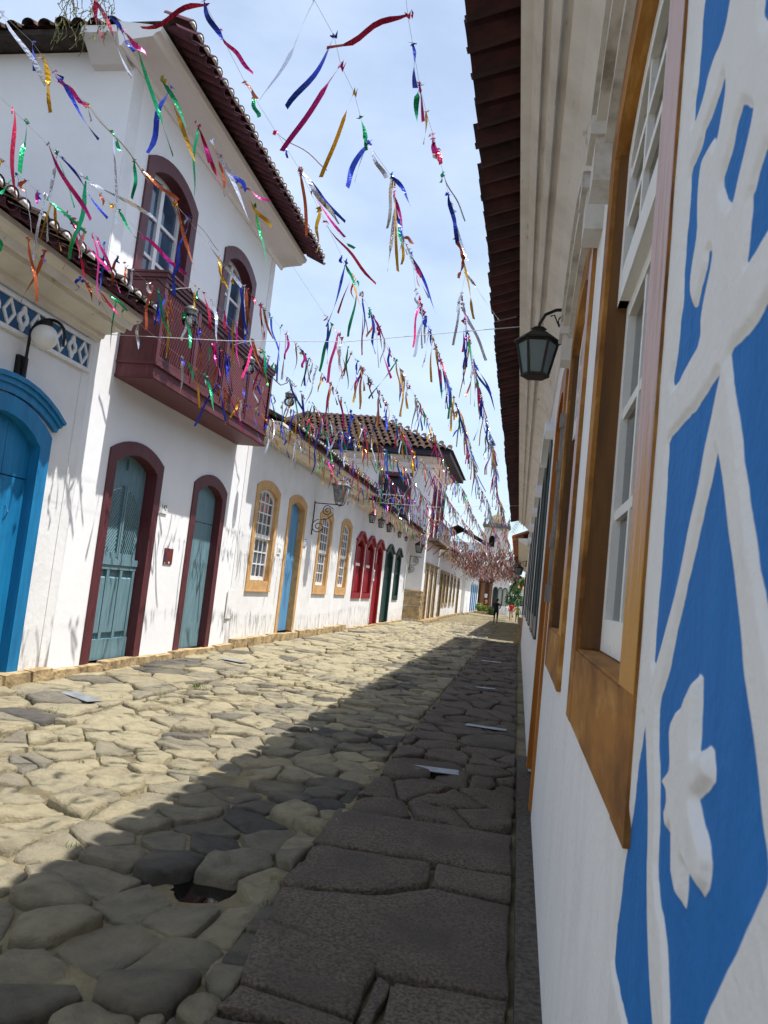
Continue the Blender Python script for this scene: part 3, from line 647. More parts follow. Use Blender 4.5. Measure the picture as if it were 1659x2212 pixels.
# ------------------------------------------------------------------ left 2: two-storey house with maroon balcony
h2 = house('townhouse', T, XL, 9.05, 15.3, 'two storey white house with maroon lattice balcony and maroon arched frames')
D1, D2 = (9.80, 11.45), (12.68, 14.22); W1, W2 = (9.70, 11.42), (12.66, 14.32)
mb = MB()
facade(mb, T, 9.05, 15.3, -.2, 4.2, [(opening(D1[0]+.04, D1[1]-.04, 3.13, 3.33), -.2), (opening(D2[0]+.04, D2[1]-.04, 3.08, 3.3), -.2)])
facade(mb, T, 9.05, 15.3, 4.2, 8.6, [(opening(W1[0]+.04, W1[1]-.04, 7.42, 7.7), 4.35), (opening(W2[0]+.04, W2[1]-.04, 7.42, 7.7), 4.35)])
shell(mb, T, 9.05, 15.3, -.2, 8.6, 8); part('wall', mb, W_SIDE, h2)
for q_ in ((9.06, 9.32, 4.9), (15.06, 15.29, .1)):
    mb = MB(); mb.bx(T, q_[0], q_[1], q_[2], 8.4, 0, .014); part('pilaster', mb, W_WALL, h2)
E2 = [(0, 8.36), (.03, 8.36), (.06, 8.42), (.14, 8.44), (.38, 8.47), (.46, 8.48), (.5, 8.53), (.56, 8.55), (.58, 8.62), (-.1, 8.72)]
cornice(h2, T, 8.62, 15.68, E2, W_SIDE)
mb = MB(); mb.profile([(-.05, 8.3), (.1, 8.34), (.3, 8.5), (.43, 8.56), (.43, 8.66), (-.05, 8.66)], -6.45, -5.9, TF(9.05)); part('cornice_return', mb, W_SIDE, h2)
mb = MB(); mb.bx(TF(9.05), -13.5, -6.45, 8.62, 8.70, -.1, .34); part('side_verge', mb, mat('old_timber', lin(74, 66, 62), .9, bump=.4, col2=lin(44, 40, 38)), h2)
# hipped roof
def hip(mb, x0, x1, y0, y1, z, rise, xr0, yr0, yr1, mi=0):
    a, b, c, d = (x0, y0, z), (x1, y0, z), (x1, y1, z), (x0, y1, z); e, f = (xr0, yr0, z+rise), (xr0, yr1, z+rise)
    mb.add([a, b, c, d, e, f], [(0, 1, 4), (1, 2, 5, 4), (2, 3, 5), (3, 0, 4, 5), (0, 1, 2, 3)], mi)
rf = MB(); hip(rf, -13.9, XL+.7, 8.68, 15.66, 8.74, 2.1, -9.8, 12.0, 12.4); roof = part('roof', rf, TILE_DK, h2)
random.seed(22); tile_row(roof, *TC['mo'], 8.62, 15.85, XL+.97, 8.63, 1, R(24), .222, .012, 1, .34, .0)
for i in range(30):
    x = -6.0-.25*i; inst('tile', TC['dk'][0], roof, (x, 9.0, 8.86+random.uniform(-.02, .02)), (random.uniform(-.06, .06), R(24), -math.pi/2))
# weeds on the verge
wd = MB(); random.seed(8)
for k in range(46):
    p = Vector((random.uniform(-6.9, -6.0), random.uniform(8.55, 8.75), random.uniform(8.62, 8.95))); dn = random.random() < .5
    q = [p]
    for j in range(5): q.append(q[-1]+Vector((random.uniform(-.05, .05), random.uniform(-.05, .03), (-.07 if dn else .06))))
    wd.tube(q, .006, 4)
    for j in range(5):
        b = q[j]+Vector((random.uniform(-.04, .04), 0, random.uniform(-.04, .04))); wd.add([q[j], b, b+Vector((.02, 0, .02))], [(0, 1, 2)])
solo('roof_weeds', wd, mat('dry_weed', lin(120, 118, 78), .9), 'straggly dry weeds hanging from the roof edge of the two storey house', 'weeds', None, 'stuff')
# ground floor doors
sr, A, B = surround(h2, 'door_frame', T, *D1, .10, 3.15, 3.37, .2, MAROON, .025, .36)
db = door_back(h2, Td, B, .10, -.26, TEAL, 'door', 'teal panelled door with two diagonal lattice lights')
s0, s1 = B[0][0], B[-1][0]; cs = (s0+s1)/2
mb = MB(); mb.bx(Td, s0, s1, .1, .40, -.3, -.235); mb.bx(Td, s0, s1, 1.50, 1.60, -.3, -.225); mb.bx(Td, s0, s1, 1.43, 1.50, -.3, -.24); part('rail', mb, TEAL, db)
for i in range(3):
    w = (s1-s0-.12)/3; e0 = s0+.06+w*i+.035; p = MB(); p.prism([(e0, .48), (e0+w-.07, .48), (e0+w-.07, 1.32), (e0, 1.32)], -.29, -.252, Td, 0, .02); part('raised_panel', p, TEAL, db)
st = MB()
for e in (s0, s0+.06+(s1-s0-.12)/3-.03, s0+.06+2*(s1-s0-.12)/3-.03, s1-.09): st.bx(Td, e, e+.07 if e > s0 else e+.09, .4, 1.43, -.29, -.243)
part('stile', st, TEAL, db)
LT = arch(s0+.02, s1-.02, 2.46, 2.74); LI = arch(s0+.11, s1-.11, 2.40, 2.66)
mb = MB(); mb.band(U(LT, 1.6), U(LI, 1.66), -.3, -.235, T); mb.bx(Td, cs-.05, cs+.05, 1.62, 2.70, -.3, -.23); mb.bx(Td, cs-.015, cs+.015, 1.6, 2.7, -.3, -.22); mb.bx(Td, s0+.1, s1-.1, 1.6, 1.68, -.3, -.236); part('light_frame', mb, TEAL, db)
mb = MB(); mb.prism([(s0+.1, 1.66), (s1-.1, 1.66)]+[(x_, z_+.01) for x_, z_ in LI[::-1]], -.289, -.2835, Td); part('curtain', mb, CURTAIN, db)
for a0, a1_, sg in ((s0+.11, cs-.05, 1), (cs+.05, s1-.11, -1)):
    xs = [a0+(a1_-a0)*i/6 for i in range(7)]; conv = [(a0, 1.68), (a1_, 1.68)]+[(x, archz(x, LI)) for x in xs[::-1]]
    mb = MB(); lattice(mb, Td, conv, -.281, -.262, .066, .03, sg); part('lattice_light', mb, TEAL, db, False, None, 'stuff')
mb = MB(); HA = arch(s0+.01, s1-.01, 2.62, 2.93); HB = arch(s0+.02, s1-.02, 2.48, 2.76); mb.band(HA, HB, -.3, -.222, T); part('arched_rail', mb, TEAL, db)
mb = MB(); mb.bx(Td, cs-.004, cs+.004, 2.94, 3.1, -.29, -.255); part('joint_bead', mb, TEAL, db)
sr, A, B = surround(h2, 'door_frame', T, *D2, .10, 3.1, 3.34, .2, MAROON, .025, .36)
db = door_back(h2, Td, B, .10, -.26, TEAL, 'door', 'narrow teal door of upright boards'); s0, s1 = B[0][0], B[-1][0]
planks(db, Td, [(x, min(z, 2.42)) for x, z in B], .1, -.24, [s0, s0+(s1-s0)*.32, s0+(s1-s0)*.66, s1], TEAL)
mb = MB()
for e0, e1 in ((s0+.22, cs+2.9),): pass
xs = [s0+.2+(s1-s0-.2)*i/6 for i in range(7)]; mb.prism([(s0+.2, 2.44), (s1, 2.44)]+[(x, archz(x, B)+.01) for x in xs[::-1]], -.285, -.243, Td, 0, .004); part('transom_panel', mb, TEAL, db)
mb = MB(); kx = s0+.1; mb.bx(Td, kx-.03, kx+.03, 2.05, 2.45, -.24, -.225); mb.tube(spiral(Td(kx, 2.2, -.2), (0, 1, 0), (0, 0, 1), .055, .055, 1, 0, 16), .01, 5); part('knocker', mb, IRON, db)
# upper french windows
for (q0, q1) in (W1, W2):
    win, A, B = surround(h2, 'window', T, q0, q1, 4.32, 7.47, 7.74, .2, MAROON, .03, .4)
    s0, s1 = B[0][0], B[-1][0]; mid = (s0+s1)/2
    mb = MB(); I2 = arch(s0+.07, s1-.07, B[0][1]-.03, max(p[1] for p in B)-.08); mb.band(U(B, 4.32), U(I2, 4.32), -.26, -.18, T); mb.bx(T, mid-.05, mid+.05, 4.32, max(p[1] for p in B)-.07, -.255, -.17)
    for c in (s0+.07, mid+.05):
        w = (mid-.05-s0-.07)
        mb.bx(T, c+w/2-.012, c+w/2+.012, 5.0, archz(c+w/2, B)-.08, -.24, -.2) if False else None
        for zz in (5.0, 5.62, 6.24, 6.86): mb.bx(T, c, c+w, zz-.025, zz+.025, -.25, -.185)
    part('casement', mb, WHITE_P, win)
    for c in (s0+.07, mid+.05):
        w = (mid-.05-s0-.07)
        for z0_, z1_ in ((4.4, 4.98), (5.02, 5.6), (5.64, 6.22), (6.26, 6.84), (6.88, 9)):
            p = MB(); xs = [c+w*i/4 for i in range(5)]; p.add([T(c, z0_, -.22), T(c+w, z0_, -.22)]+[T(x, min(z1_, archz(x, B)-.07), -.22) for x in xs[::-1]], [tuple(range(7))]); part('pane', p, mat('blue_glass', lin(66, 92, 116), .05, spec=.8, col2=lin(44, 64, 84), scale=2), win)
# balcony
BX0, BX1, BY0, BY1 = 0, .59, 9.64, 14.42
mb = MB(); mb.bx(T, BY0, BY1, 4.13, 4.19, BX0, BX1); mb.bx(T, BY0+.01, BY1-.01, 4.19, 4.34, BX0, BX1-.02); mb.bx(T, BY0-.015, BY1+.015, 4.34, 4.375, BX0, BX1+.015); mb.bx(T, BY0-.012, BY1+.012, 4.145, 4.165, BX0, BX1+.012)
bal = part('balcony', mb, MAROON_W, h2)
mb = MB(); mb.bx(T, BY0-.03, BY1+.03, 5.60, 5.66, 0, BX1+.03); mb.bx(T, BY0-.05, BY1+.05, 5.66, 5.69, 0, BX1+.05); mb.bx(T, BY0+.0, BY1, 5.55, 5.60, .0, BX1+.008); hr = part('handrail', mb, MAROON, h2)
pw = (BY1-BY0)/4
for i in range(5):
    c = min(max(BY0+pw*i, BY0+.045), BY1-.045); mb = MB(); mb.bx(T, c-.045, c+.045, 4.375, 5.55, BX1-.085, BX1); part('baluster_post', mb, MAROON, bal)
for i in range(4):
    e0, e1 = BY0+pw*i+.09, BY0+pw*(i+1)-.09; conv = [(e0, 4.49), (e1, 4.49), (e1, 5.48), (e0, 5.48)]
    mb = MB(); lattice(mb, T, conv, BX1-.05, BX1-.03, .066, .03, -1 if i < 2 else 1); part('lattice_panel', mb, MAROON_W, bal, False, None, 'stuff')
    f = MB(); f.band([(e0-.045, 4.44), (e1+.045, 4.44), (e1+.045, 5.53), (e0-.045, 5.53)], [(e0, 4.49), (e1, 4.49), (e1, 5.48), (e0, 5.48)], BX1-.06, BX1-.012, T, True); part('panel_frame', f, MAROON, bal)
    f = MB(); f.bx(T, e0-.05, e1+.05, 4.375, 4.44, BX1-.06, BX1-.014); part('bottom_rail', f, MAROON_W, bal)
    f = MB(); f.bx(T, e0-.03, e1+.03, 4.45, 5.52, BX1-.10, BX1-.085); part('backing', f, mat('lattice_backing', lin(58, 30, 35), .8), bal)  # dark maroon panel closing the gaps behind the slats
for yy in (BY0, BY1-.03):
    mb = MB(); mb.bx(T, yy, yy+.03, 4.375, 5.56, 0.0, BX1-.085); part('end_panel', mb, MAROON, bal)
fl_ = MB(); fl_.bx(T, BY0+.04, BY1-.04, 4.30, 4.385, -.3, BX1-.1); part('floor_board', fl_, MAROON_W, bal)
plinth(h2, 9.05, 15.3, XL, .11, 4)
# number plate, plaque
def text_mesh(name, txt, size, m, T_, s, z, d, parent, flip=False):
    cu = bpy.data.curves.new(name, 'FONT'); cu.body = txt; cu.size = size; cu.align_x = 'CENTER'; cu.align_y = 'CENTER'; cu.extrude = .0015
    o = bpy.data.objects.new(name, cu); COL.objects.link(o); bpy.context.view_layer.update()
    me = bpy.data.meshes.new_from_object(o.evaluated_get(bpy.context.evaluated_depsgraph_get())); bpy.data.objects.remove(o)
    mb = MB(); mb.add([T_(s+v.co.x, z+v.co.y, d+v.co.z) for v in me.vertices], [tuple(p.vertices) for p in me.polygons]); bpy.data.meshes.remove(me)
    return part(name, mb, m, parent)
INK = mat('ink', lin(60, 62, 66), .7)
np_ = thing('number_plate', T(11.635, 2.5, 0), 'white number plate 142 beside the teal lattice door', 'number plate', 'house number plates')
mb = MB(); mb.prism([(11.5, 2.41), (11.77, 2.41), (11.77, 2.60), (11.5, 2.60)], .002, .02, T, 0, .004); part('plate', mb, WHITE_P, np_)
text_mesh('lettering', '142', .125, INK, T, 11.635, 2.505, .0215, np_)
pq = thing('wall_plaque', T(12.04, 1.72, 0), 'small maroon plaque on white wall between the two teal doors', 'plaque')
mb = MB(); mb.prism([(11.88, 1.59), (12.2, 1.59), (12.2, 1.86), (11.88, 1.86)], .002, .014, T, 0, .002); part('panel', mb, mat('plaque_maroon', lin(112, 48, 44), .35, col2=lin(84, 36, 36), scale=9), pq)
mb = MB(); mb.bx(T, 11.89, 11.95, 1.62, 1.80, .0145, .0155); part('printed_band', mb, mat('plaque_navy', lin(40, 50, 80), .4), pq)
mb = MB(); mb.bx(T, 12.06, 12.1, 1.605, 1.64, .0145, .0158); mb.bx(T, 11.91, 11.95, 1.605, 1.615, .0145, .0158); part('printed_mark', mb, WHITE_P, pq)
mb = MB(); mb.prism([(14.9, .62), (15.18, .62), (15.18, 1.22), (14.9, 1.22)], .022, .035, T, 0, .006); solo('meter_cover', mb, W_WALL, 'white painted meter cover low on the wall by the ochre windows', 'meter cover')

# ------------------------------------------------------------------ left 3: ochre windows
h3 = house('townhouse', T, XL, 15.3, 26.1, 'white single storey house with ochre window frames and pale blue door')
wins = ((15.88, 17.52), (21.36, 22.95), (24.1, 25.66)); dr = (18.3, 19.88)
mb = MB(); facade(mb, T, 15.3, 26.1, -.2, 4.6, [(opening(a+.04, b-.04, 3.52, 3.70), 1.25) for a, b in wins]+[(opening(dr[0]+.04, dr[1]-.04, 3.52, 3.70), -.2)]); shell(mb, T, 15.31, 26.1, -.2, 4.6, 7, 6.4); part('wall', mb, W_WALL, h3)
for a, b in wins:
    win, A, B = surround(h3, 'window', T, a, b, 1.2, 3.55, 3.74, .2, OCHRE, .03, .3, 'seg', .24)
    sash_window(win, T, B, 1.45, 2.44, 4, 3, 4, -.1, WHITE_P, .03, .07)
sr, A, B = surround(h3, 'door_frame', T, *dr, .2, 3.55, 3.74, .19, OCHRE, .03, .4)
db = door_back(h3, T, B, .2, -.15, BLUE2, 'door', 'pale blue board door with iron knocker'); s0, s1 = B[0][0], B[-1][0]; planks(db, T, B, .2, -.13, [s0, s0+.36, s0+.72, s1], BLUE2)
mb = MB(); mb.bx(T, s0+.12, s0+.2, 1.9, 2.2, -.13, -.112); mb.tube(spiral(T(s0+.16, 2.0, -.09), (0, 1, 0), (0, 0, 1), .06, .06, 1, 0, 16), .012, 5); part('knocker', mb, IRON, db)
cornice(h3, T, 15.3, 26.12, [(d, z+.12 if z < 4.5 else z+.02) for d, z in EAVE])
rf = MB(); wave_roof(rf, T, 15.4, 26.2, .62, 4.93, 4.1, R(24)); roof = part('roof', rf, TILE_DK, h3)
random.seed(23); tile_row(roof, *TC['dm'], 15.7, 26.2, XL+.82, 4.84, 1, R(20), .225, .02)
plinth(h3, 15.3, 26.0, XL, .19, 5)
np2 = thing('number_plate', T(17.92, 2.2, 0), 'white number plate 136 between ochre window and blue door', 'number plate', 'house number plates')
mb = MB(); mb.prism([(17.8, 2.12), (18.04, 2.12), (18.04, 2.3), (17.8, 2.3)], .002, .02, T, 0, .004); part('plate', mb, WHITE_P, np2); text_mesh('lettering', '136', .13, INK, T, 17.92, 2.21, .0215, np2)
sp = thing('name_plate', T(20.07, 2.57, 0), 'small blue lettered tile plate right of the pale blue door', 'sign')
mb = MB(); mb.prism([(19.97, 2.46), (20.18, 2.46), (20.18, 2.68), (19.97, 2.68)], .002, .02, T, 0, .004); part('plate', mb, WHITE_P, sp)
mb = MB(); mb.band([(19.98, 2.47), (20.17, 2.47), (20.17, 2.67), (19.98, 2.67)], [(20.0, 2.49), (20.15, 2.49), (20.15, 2.65), (20.0, 2.65)], .0205, .022, T, True); mb.bx(T, 20.02, 20.13, 2.60, 2.62, .0205, .022); mb.bx(T, 20.03, 20.12, 2.56, 2.575, .0205, .022); mb.bx(T, 20.02, 20.12, 2.52, 2.535, .0205, .022); part('blue_border', mb, mat('enamel_blue', lin(50, 84, 150), .4), sp)

# ------------------------------------------------------------------ left 4: red and green frames
h4 = house('townhouse', T, XL, 26.1, 39.5, 'white single storey house with red and dark green bell topped frames')
ops = ((26.62, 28.22, 1.1, RED, 0), (28.48, 30.1, 1.1, RED, 0), (30.4, 32.1, .05, RED, 1), (32.85, 34.8, .08, GREEN, 1), (35.55, 37.2, 1.06, GREEN, 0))
mb = MB(); facade(mb, T, 26.1, 39.5, -.2, 4.5, [(opening(a+.05, b-.05, 3.08, 3.32, 'bell'), max(z-.0, -.2) if not d_ else -.2) for a, b, z, m, d_ in ops]); shell(mb, T, 26.11, 39.5, -.2, 4.5, 7, 6.3); part('wall', mb, W_WALL, h4)
for a, b, z, m, isd in ops:
    fr, A, B = surround(h4, 'door_frame' if isd else 'window', T, a, b, z, 3.1, 3.42, .18, m, .03, .35, 'bell', None if isd else .2)
    hd = MB(); P = arch(a-.05, b+.05, 3.14, 3.46, 13, 'bell'); Q = arch(a-.1, b+.1, 3.22, 3.56, 13, 'bell'); hd.band(Q, P, 0, .1, T); part('hood_mould', hd, m, h4)
    s0, s1 = B[0][0], B[-1][0]; c = (s0+s1)/2
    if isd:
        db = door_back(h4, Td, B, z, -.24, m); planks(db, Td, [(x, min(q, 2.5)) for x, q in B], z, -.22, [s0, c, s1], m)
        f = MB(); f.prism([(s0, 2.5), (s1, 2.5), (s1, 2.55), (s0, 2.55)], -.26, -.2, T); f.bx(Td, c-.03, c+.03, 2.55, 3.2, -.24, -.2); LA = arch(s0+.04, s1-.04, 2.85, 3.2); LB = arch(s0+.12, s1-.12, 2.80, 3.1); f.band(U(LA, 2.52), U(LB, 2.6), -.25, -.19, T); part('fanlight', f, WHITE_P if m is RED else m, db)
    else:
        mb = MB(); mb.prism([(s0, z+.2), (s1, z+.2)]+B[::-1], -.3, -.28, T); part('shutter_back', mb, m, fr)
        f = MB()
        for k in range(16): zz = z+.28+k*.07; f.bx(Td, s0+.03, s0+.20, zz, zz+.035, -.26, -.13)
        part('louvre', f, WHITE_P if m is RED else m, fr, False, None, 'stuff')
        f = MB(); LA = arch(s0+.02, s1-.3, 2.75, 3.05); LB = arch(s0+.1, s1-.38, 2.7, 2.95); f.band(U(LA, 2.3), U(LB, 2.38), -.22, -.15, T); f.bx(Td, s0+.02, s1-.3, 2.28, 2.38, -.22, -.14); part('fanlight', f, WHITE_P if m is RED else GREYGREEN, fr)
        f = MB()
        for k, (u0, u1) in enumerate(((s0+.22, c), (c, s1))): f.prism([(u0+.01, z+.22), (u1-.01, z+.22), (u1-.01, 3.0), (u0+.01, 3.0)], -.28, -.2, Td, 0, .01)
        part('shutter', f, m, fr)
cornice(h4, T, 26.14, 39.45, [(0, 4.36), (.04, 4.36), (.1, 4.42), (.5, 4.46), (.56, 4.5), (.56, 4.58), (-.1, 4.64)])
rf = MB(); wave_roof(rf, T, 26.3, 39.4, .62, 4.70, 4.1, R(22)); roof = part('roof', rf, TILE_DK, h4)
random.seed(24); tile_row(roof, *TC['dk'], 26.2, 39.3, XL+.84, 4.60, 1, R(20), .225, .03)
plinth(h4, 26.1, 39.4, XL, .06, 6)
nb = thing('notice_box', T(30.25, 2.0, 0), 'small grey notice box on the pier beside the red door', 'notice box')
mb = MB(); mb.prism([(30.16, 1.8), (30.38, 1.8), (30.38, 2.25), (30.16, 2.25)], .002, .07, T, 0, .008); part('case', mb, WHITE_P, nb); mb = MB(); mb.bx(T, 30.19, 30.35, 1.9, 2.2, .071, .074); part('sheet', mb, mat('sheet_grey', lin(170, 172, 172), .6, col2=lin(120, 122, 122), scale=30), nb)
mb = MB(); mb.tube([T(30.27, 1.8, .03), T(30.27, .1, .03)], .02, 6); part('conduit', mb, WHITE_P, nb)

# ------------------------------------------------------------------ left 5: tall corner house behind
X5 = -5.0; T5 = TL(X5); F5 = TF(39.5)
h5 = house('townhouse', T5, X5, 39.5, 47, 'tall two storey corner house with hipped tile roof and maroon windows')
mb = MB(); dl = ((40.55, 41.95), (42.75, 44.15), (44.95, 46.35))
facade(mb, T5, 39.5, 47, -.2, 4.3, [(arch(a+.05, b-.05, 2.95, 3.0, 3, 'flat'), -.2) for a, b in dl])
facade(mb, T5, 39.5, 47, 4.3, 8.5, [(arch(a+.05, b-.05, 7.3, 7.35, 3, 'flat'), 4.5) for a, b in dl])
facade(mb, F5, -14.5, X5, -.2, 8.5, [(arch(-7.75, -6.15, 7.55, 7.6, 3, 'flat'), 5.35)])
mb.add([(-14.5, 47, -.2), (X5, 47, -.2), (X5, 47, 8.5), (-14.5, 47, 8.5)], [(0, 1, 2, 3)]); mb.add([(-14.5, 39.5, -.2), (-14.5, 47, -.2), (-14.5, 47, 8.5), (-14.5, 39.5, 8.5)], [(0, 1, 2, 3)]); part('wall', mb, W_WALL, h5)
for a, b in dl:
    f = MB(); f.band([(a, .1), (a, 3.05), (b, 3.05), (b, .1)], [(a+.26, .1), (a+.26, 2.8), (b-.26, 2.8), (b-.26, .1)], -.3, .05, T5); f.bx(T5, a-.06, b+.06, 3.05, 3.16, 0, .12); part('door_frame', f, STONE_Q, h5)
    d = MB(); d.bx(T5, a+.2, b-.2, .1, 2.85, -.32, -.26); part('door', d, mat('ochre_leaf', lin(150, 108, 60), .6), h5)
    f = MB(); f.band([(a, 4.5), (a, 7.4), (b, 7.4), (b, 4.5)], [(a+.2, 4.5), (a+.2, 7.2), (b-.2, 7.2), (b-.2, 4.5)], -.3, .05, T5); wn = part('window', f, MAROON_W, h5)
    d = MB(); d.bx(T5, a+.15, b-.15, 4.5, 7.25, -.3, -.22); part('pane', d, GLASS, wn)
f = MB(); f.band([(-7.85, 5.25), (-6.05, 5.25), (-6.05, 7.72), (-7.85, 7.72)], [(-7.62, 5.45), (-6.28, 5.45), (-6.28, 7.5), (-7.62, 7.5)], -.3, .05, F5, True); wn = part('window', f, MAROON_W, h5)
d = MB(); d.bx(F5, -7.65, -6.25, 5.4, 7.55, -.4, -.36); part('pane', d, mat('open_dark', lin(36, 34, 40), .4), wn)
d = MB(); c0 = (-6.95, 5.5)
d.band([(-7.6, 5.46), (-6.3, 5.46), (-6.3, 6.52), (-7.6, 6.52)], [(-7.54, 5.52), (-6.36, 5.52), (-6.36, 6.46), (-7.54, 6.46)], -.12, -.06, F5, True)
for rr in (.28, .56): d.tube([F5(c0[0]+rr*math.cos(t), c0[1]+rr*1.55*math.sin(t), -.09) for t in [math.pi*i/12 for i in range(13)]], .02, 5)
for t in (25, 57, 90, 123, 155): d.tube([F5(c0[0]+.28*math.cos(R(t)), c0[1]+.43*math.sin(R(t)), -.09), F5(c0[0]+.56*math.cos(R(t)), c0[1]+.87*math.sin(R(t)), -.09)], .017, 5)
for x in (-7.25, -6.95, -6.65): d.tube([F5(x, 5.5, -.09), F5(x, 5.9, -.09)], .016, 5)
part('fan_grille', d, WHITE_P, wn)
mb = MB(); mb.bx(T5, 40.1, 46.8, 4.32, 4.46, 0, .62); bal5 = part('balcony', mb, mat('timber_grey', lin(120, 100, 84), .8), h5)
rl = MB(); rl.bx(T5, 40.1, 46.8, 5.38, 5.44, .54, .62)
for i in range(46): rl.tube([T5(40.15+i*.146, 4.46, .58), T5(40.15+i*.146, 5.38, .58)], .014, 4)
for z_ in (0, .54): rl.tube([T5(40.13, 4.6, z_), T5(40.13, 5.4, z_)], .02, 4)
rl.tube([T5(40.13, 5.4, 0), T5(40.13, 5.4, .58)], .02, 4); part('railing', rl, IRON_W, bal5, False, None, 'stuff')
for y in (40.4, 43.4, 46.4):
    b = MB(); b.tube([T5(y, 3.75, 0), T5(y, 4.3, .56)], .03, 5); b.tube([T5(y, 4.28, 0), T5(y, 4.28, .58)], .03, 5); part('bracket', b, mat('timber_grey', lin(120, 100, 84), .8), bal5)
mb = MB(); mb.bx(F5, -14.6, X5+.06, 8.02, 8.10, 0, .06); mb.bx(T5, 39.44, 47, 8.021, 8.099, 0, .06); part('string_course', mb, CORN, h5)
mb = MB(); mb.profile([(0, 8.3), (.12, 8.34), (.3, 8.46), (.34, 8.62), (-.05, 8.62)], -14.6, X5+.34, F5); mb.profile([(0, 8.301), (.12, 8.341), (.3, 8.461), (.338, 8.618), (-.05, 8.618)], 39.2, 47.1, T5); part('cornice', mb, W_SIDE, h5)
mb = MB(); mb.add([(-15.5, 38.55, 8.66), (-4.1, 38.55, 8.66), (-4.1, 48.2, 8.66), (-15.5, 48.2, 8.66), (-15.5, 38.55, 8.92), (-4.1, 38.55, 8.92), (-4.1, 48.2, 8.92), (-15.5, 48.2, 8.92)], [(0, 1, 2, 3), (0, 1, 5, 4), (1, 2, 6, 5), (2, 3, 7, 6), (3, 0, 4, 7)]); part('eave_board', mb, NAVY, h5)
rf = MB(); E_ = [(-15.7, 38.4, 8.9), (-3.95, 38.4, 8.9), (-3.95, 48.4, 8.9), (-15.7, 48.4, 8.9), (-13.6, 43.4, 11.55), (-9.2, 43.4, 11.55)]
rf.add(E_, [(0, 1, 5, 4), (1, 2, 5), (2, 3, 4, 5), (3, 0, 4), (0, 1, 2, 3)]); roof = part('roof', rf, TILE_DK, h5)
random.seed(31); sl = math.atan2(2.65, 5.0); cnt_ = 0; rest_t = MB()
big = tile_mesh('cover_big', TILE_DK, True, False, .62, .16)
for r_ in range(9):
    t0 = r_*.6/5.66; y = 38.4+5*t0; z_ = 8.9+2.65*t0; xa = -15.7+(2.1)*t0; xb = -3.95-5.25*t0; n = int((xb-xa)/.36)
    for i in range(n):
        x = xb-.2-.36*i
        if x < -13.5: continue
        inst('tile', big, roof, (x+random.uniform(-.02, .02), y+.6*math.cos(sl), z_+.6*math.sin(sl)+.01+random.uniform(-.015, .015)), (random.uniform(-.04, .04), sl+random.uniform(-.04, .04)-.03, -math.pi/2+random.uniform(-.05, .05)))
# stone quoin at the corner foot, visible block by block
random.seed(41)
for (x0, x1, z0, z1) in ((-5.86, -5.0, .12, .82), (-5.86, -5.45, .83, 1.22), (-5.44, -5.0, .83, 1.18), (-5.86, -5.5, 1.23, 1.5), (-5.49, -5.0, 1.19, 1.5), (-5.9, -4.98, 1.51, 1.64)):
    b = MB(); rough_block(b, ((x0+x1)/2+.03, 39.66, (z0+z1)/2), (x1-x0-.02+.06, .46, z1-z0-.02), x0*7+z0*13, .022); part('quoin_stone', b, STONE_Q, h5)
for (y0, y1, z0, z1) in ((39.9, 40.45, .12, .6), (39.9, 40.3, .61, 1.1), (39.9, 40.48, 1.11, 1.62)):
    b = MB(); rough_block(b, (-5.02, (y0+y1)/2, (z0+z1)/2), (.14, y1-y0-.02, z1-z0-.02), y0*3+z0, .02); part('quoin_stone', b, STONE_Q, h5)
plinth(h5, 39.3, 47, X5+.16, .13, 7, -.12, .2, .2)

# ------------------------------------------------------------------ left 6, 7: long low houses
def low_house(X, s0, s1, ztop, label, ops, fm, lm, wallm, seed, tiles, flat=True):
    T_ = TL(X); h = house('townhouse', T_, X, s0, s1, label); mb = MB()
    facade(mb, T_, s0, s1, -.2, ztop, [(arch(a+.04, b-.04, zt-.05 if flat else zt-.3, zt-.02, 9, 'flat' if flat else 'seg'), zb) for a, b, zb, zt in ops]); shell(mb, T_, s0+.01, s1, -.2, ztop, 7, ztop+1.8); part('wall', mb, wallm, h)
    for a, b, zb, zt in ops:
        f = MB(); A = arch(a, b, zt-.04 if flat else zt-.28, zt, 9, 'flat' if flat else 'seg'); B = arch(a+.18, b-.18, zt-.24 if flat else zt-.42, zt-.2, 9, 'flat' if flat else 'seg'); z0 = max(zb, .1)
        f.band(U(A, z0), U(B, z0), -.3, .05, T_)
        if zb > 0: f.bx(T_, a+.18, b-.18, zb, zb+.22, -.3, .048)
        fr = part('window' if zb > 0 else 'door_frame', f, fm, h); d = MB(); d.prism([(B[0][0]-.02, z0), (B[-1][0]+.02, z0)]+B[::-1], -.3, -.22, T_); part('leaf', d, lm, fr)
    cornice(h, T_, s0, s1, [(0, ztop-.16), (.05, ztop-.16), (.12, ztop-.08), (.5, ztop), (.56, ztop+.04), (.56, ztop+.1), (-.1, ztop+.16)])
    rf = MB(); wave_roof(rf, T_, s0, s1, .8, ztop+.12, 4.1, R(23), .3, .06); part('roof', rf, tiles, h); plinth(h, s0, s1, X, .12, seed); return h
low_house(-5.0, 47.02, 68, 4.25, 'long low house with brown stone door and window frames past the corner house', [(48.3, 50, -.2, 3.1), (50.6, 52.2, .75, 3.1), (53.0, 54.6, .75, 3.1), (56.0, 57.5, .75, 3.1), (59, 60.4, .75, 3.05), (62.4, 64.4, -.2, 3.0)], STONE_Q, BROWN, W_WALL, 51, TILE_DK)
low_house(-4.7, 68.02, 90, 4.2, 'far low white house with a row of tall blue doors', [(76, 77.6, -.2, 3.0), (79, 80.7, -.2, 3.0), (82.2, 84, -.2, 3.0), (85.6, 87.4, -.2, 3.0)], BLUE2, BLUE2, W_WALL, 52, TILE_DK, False)
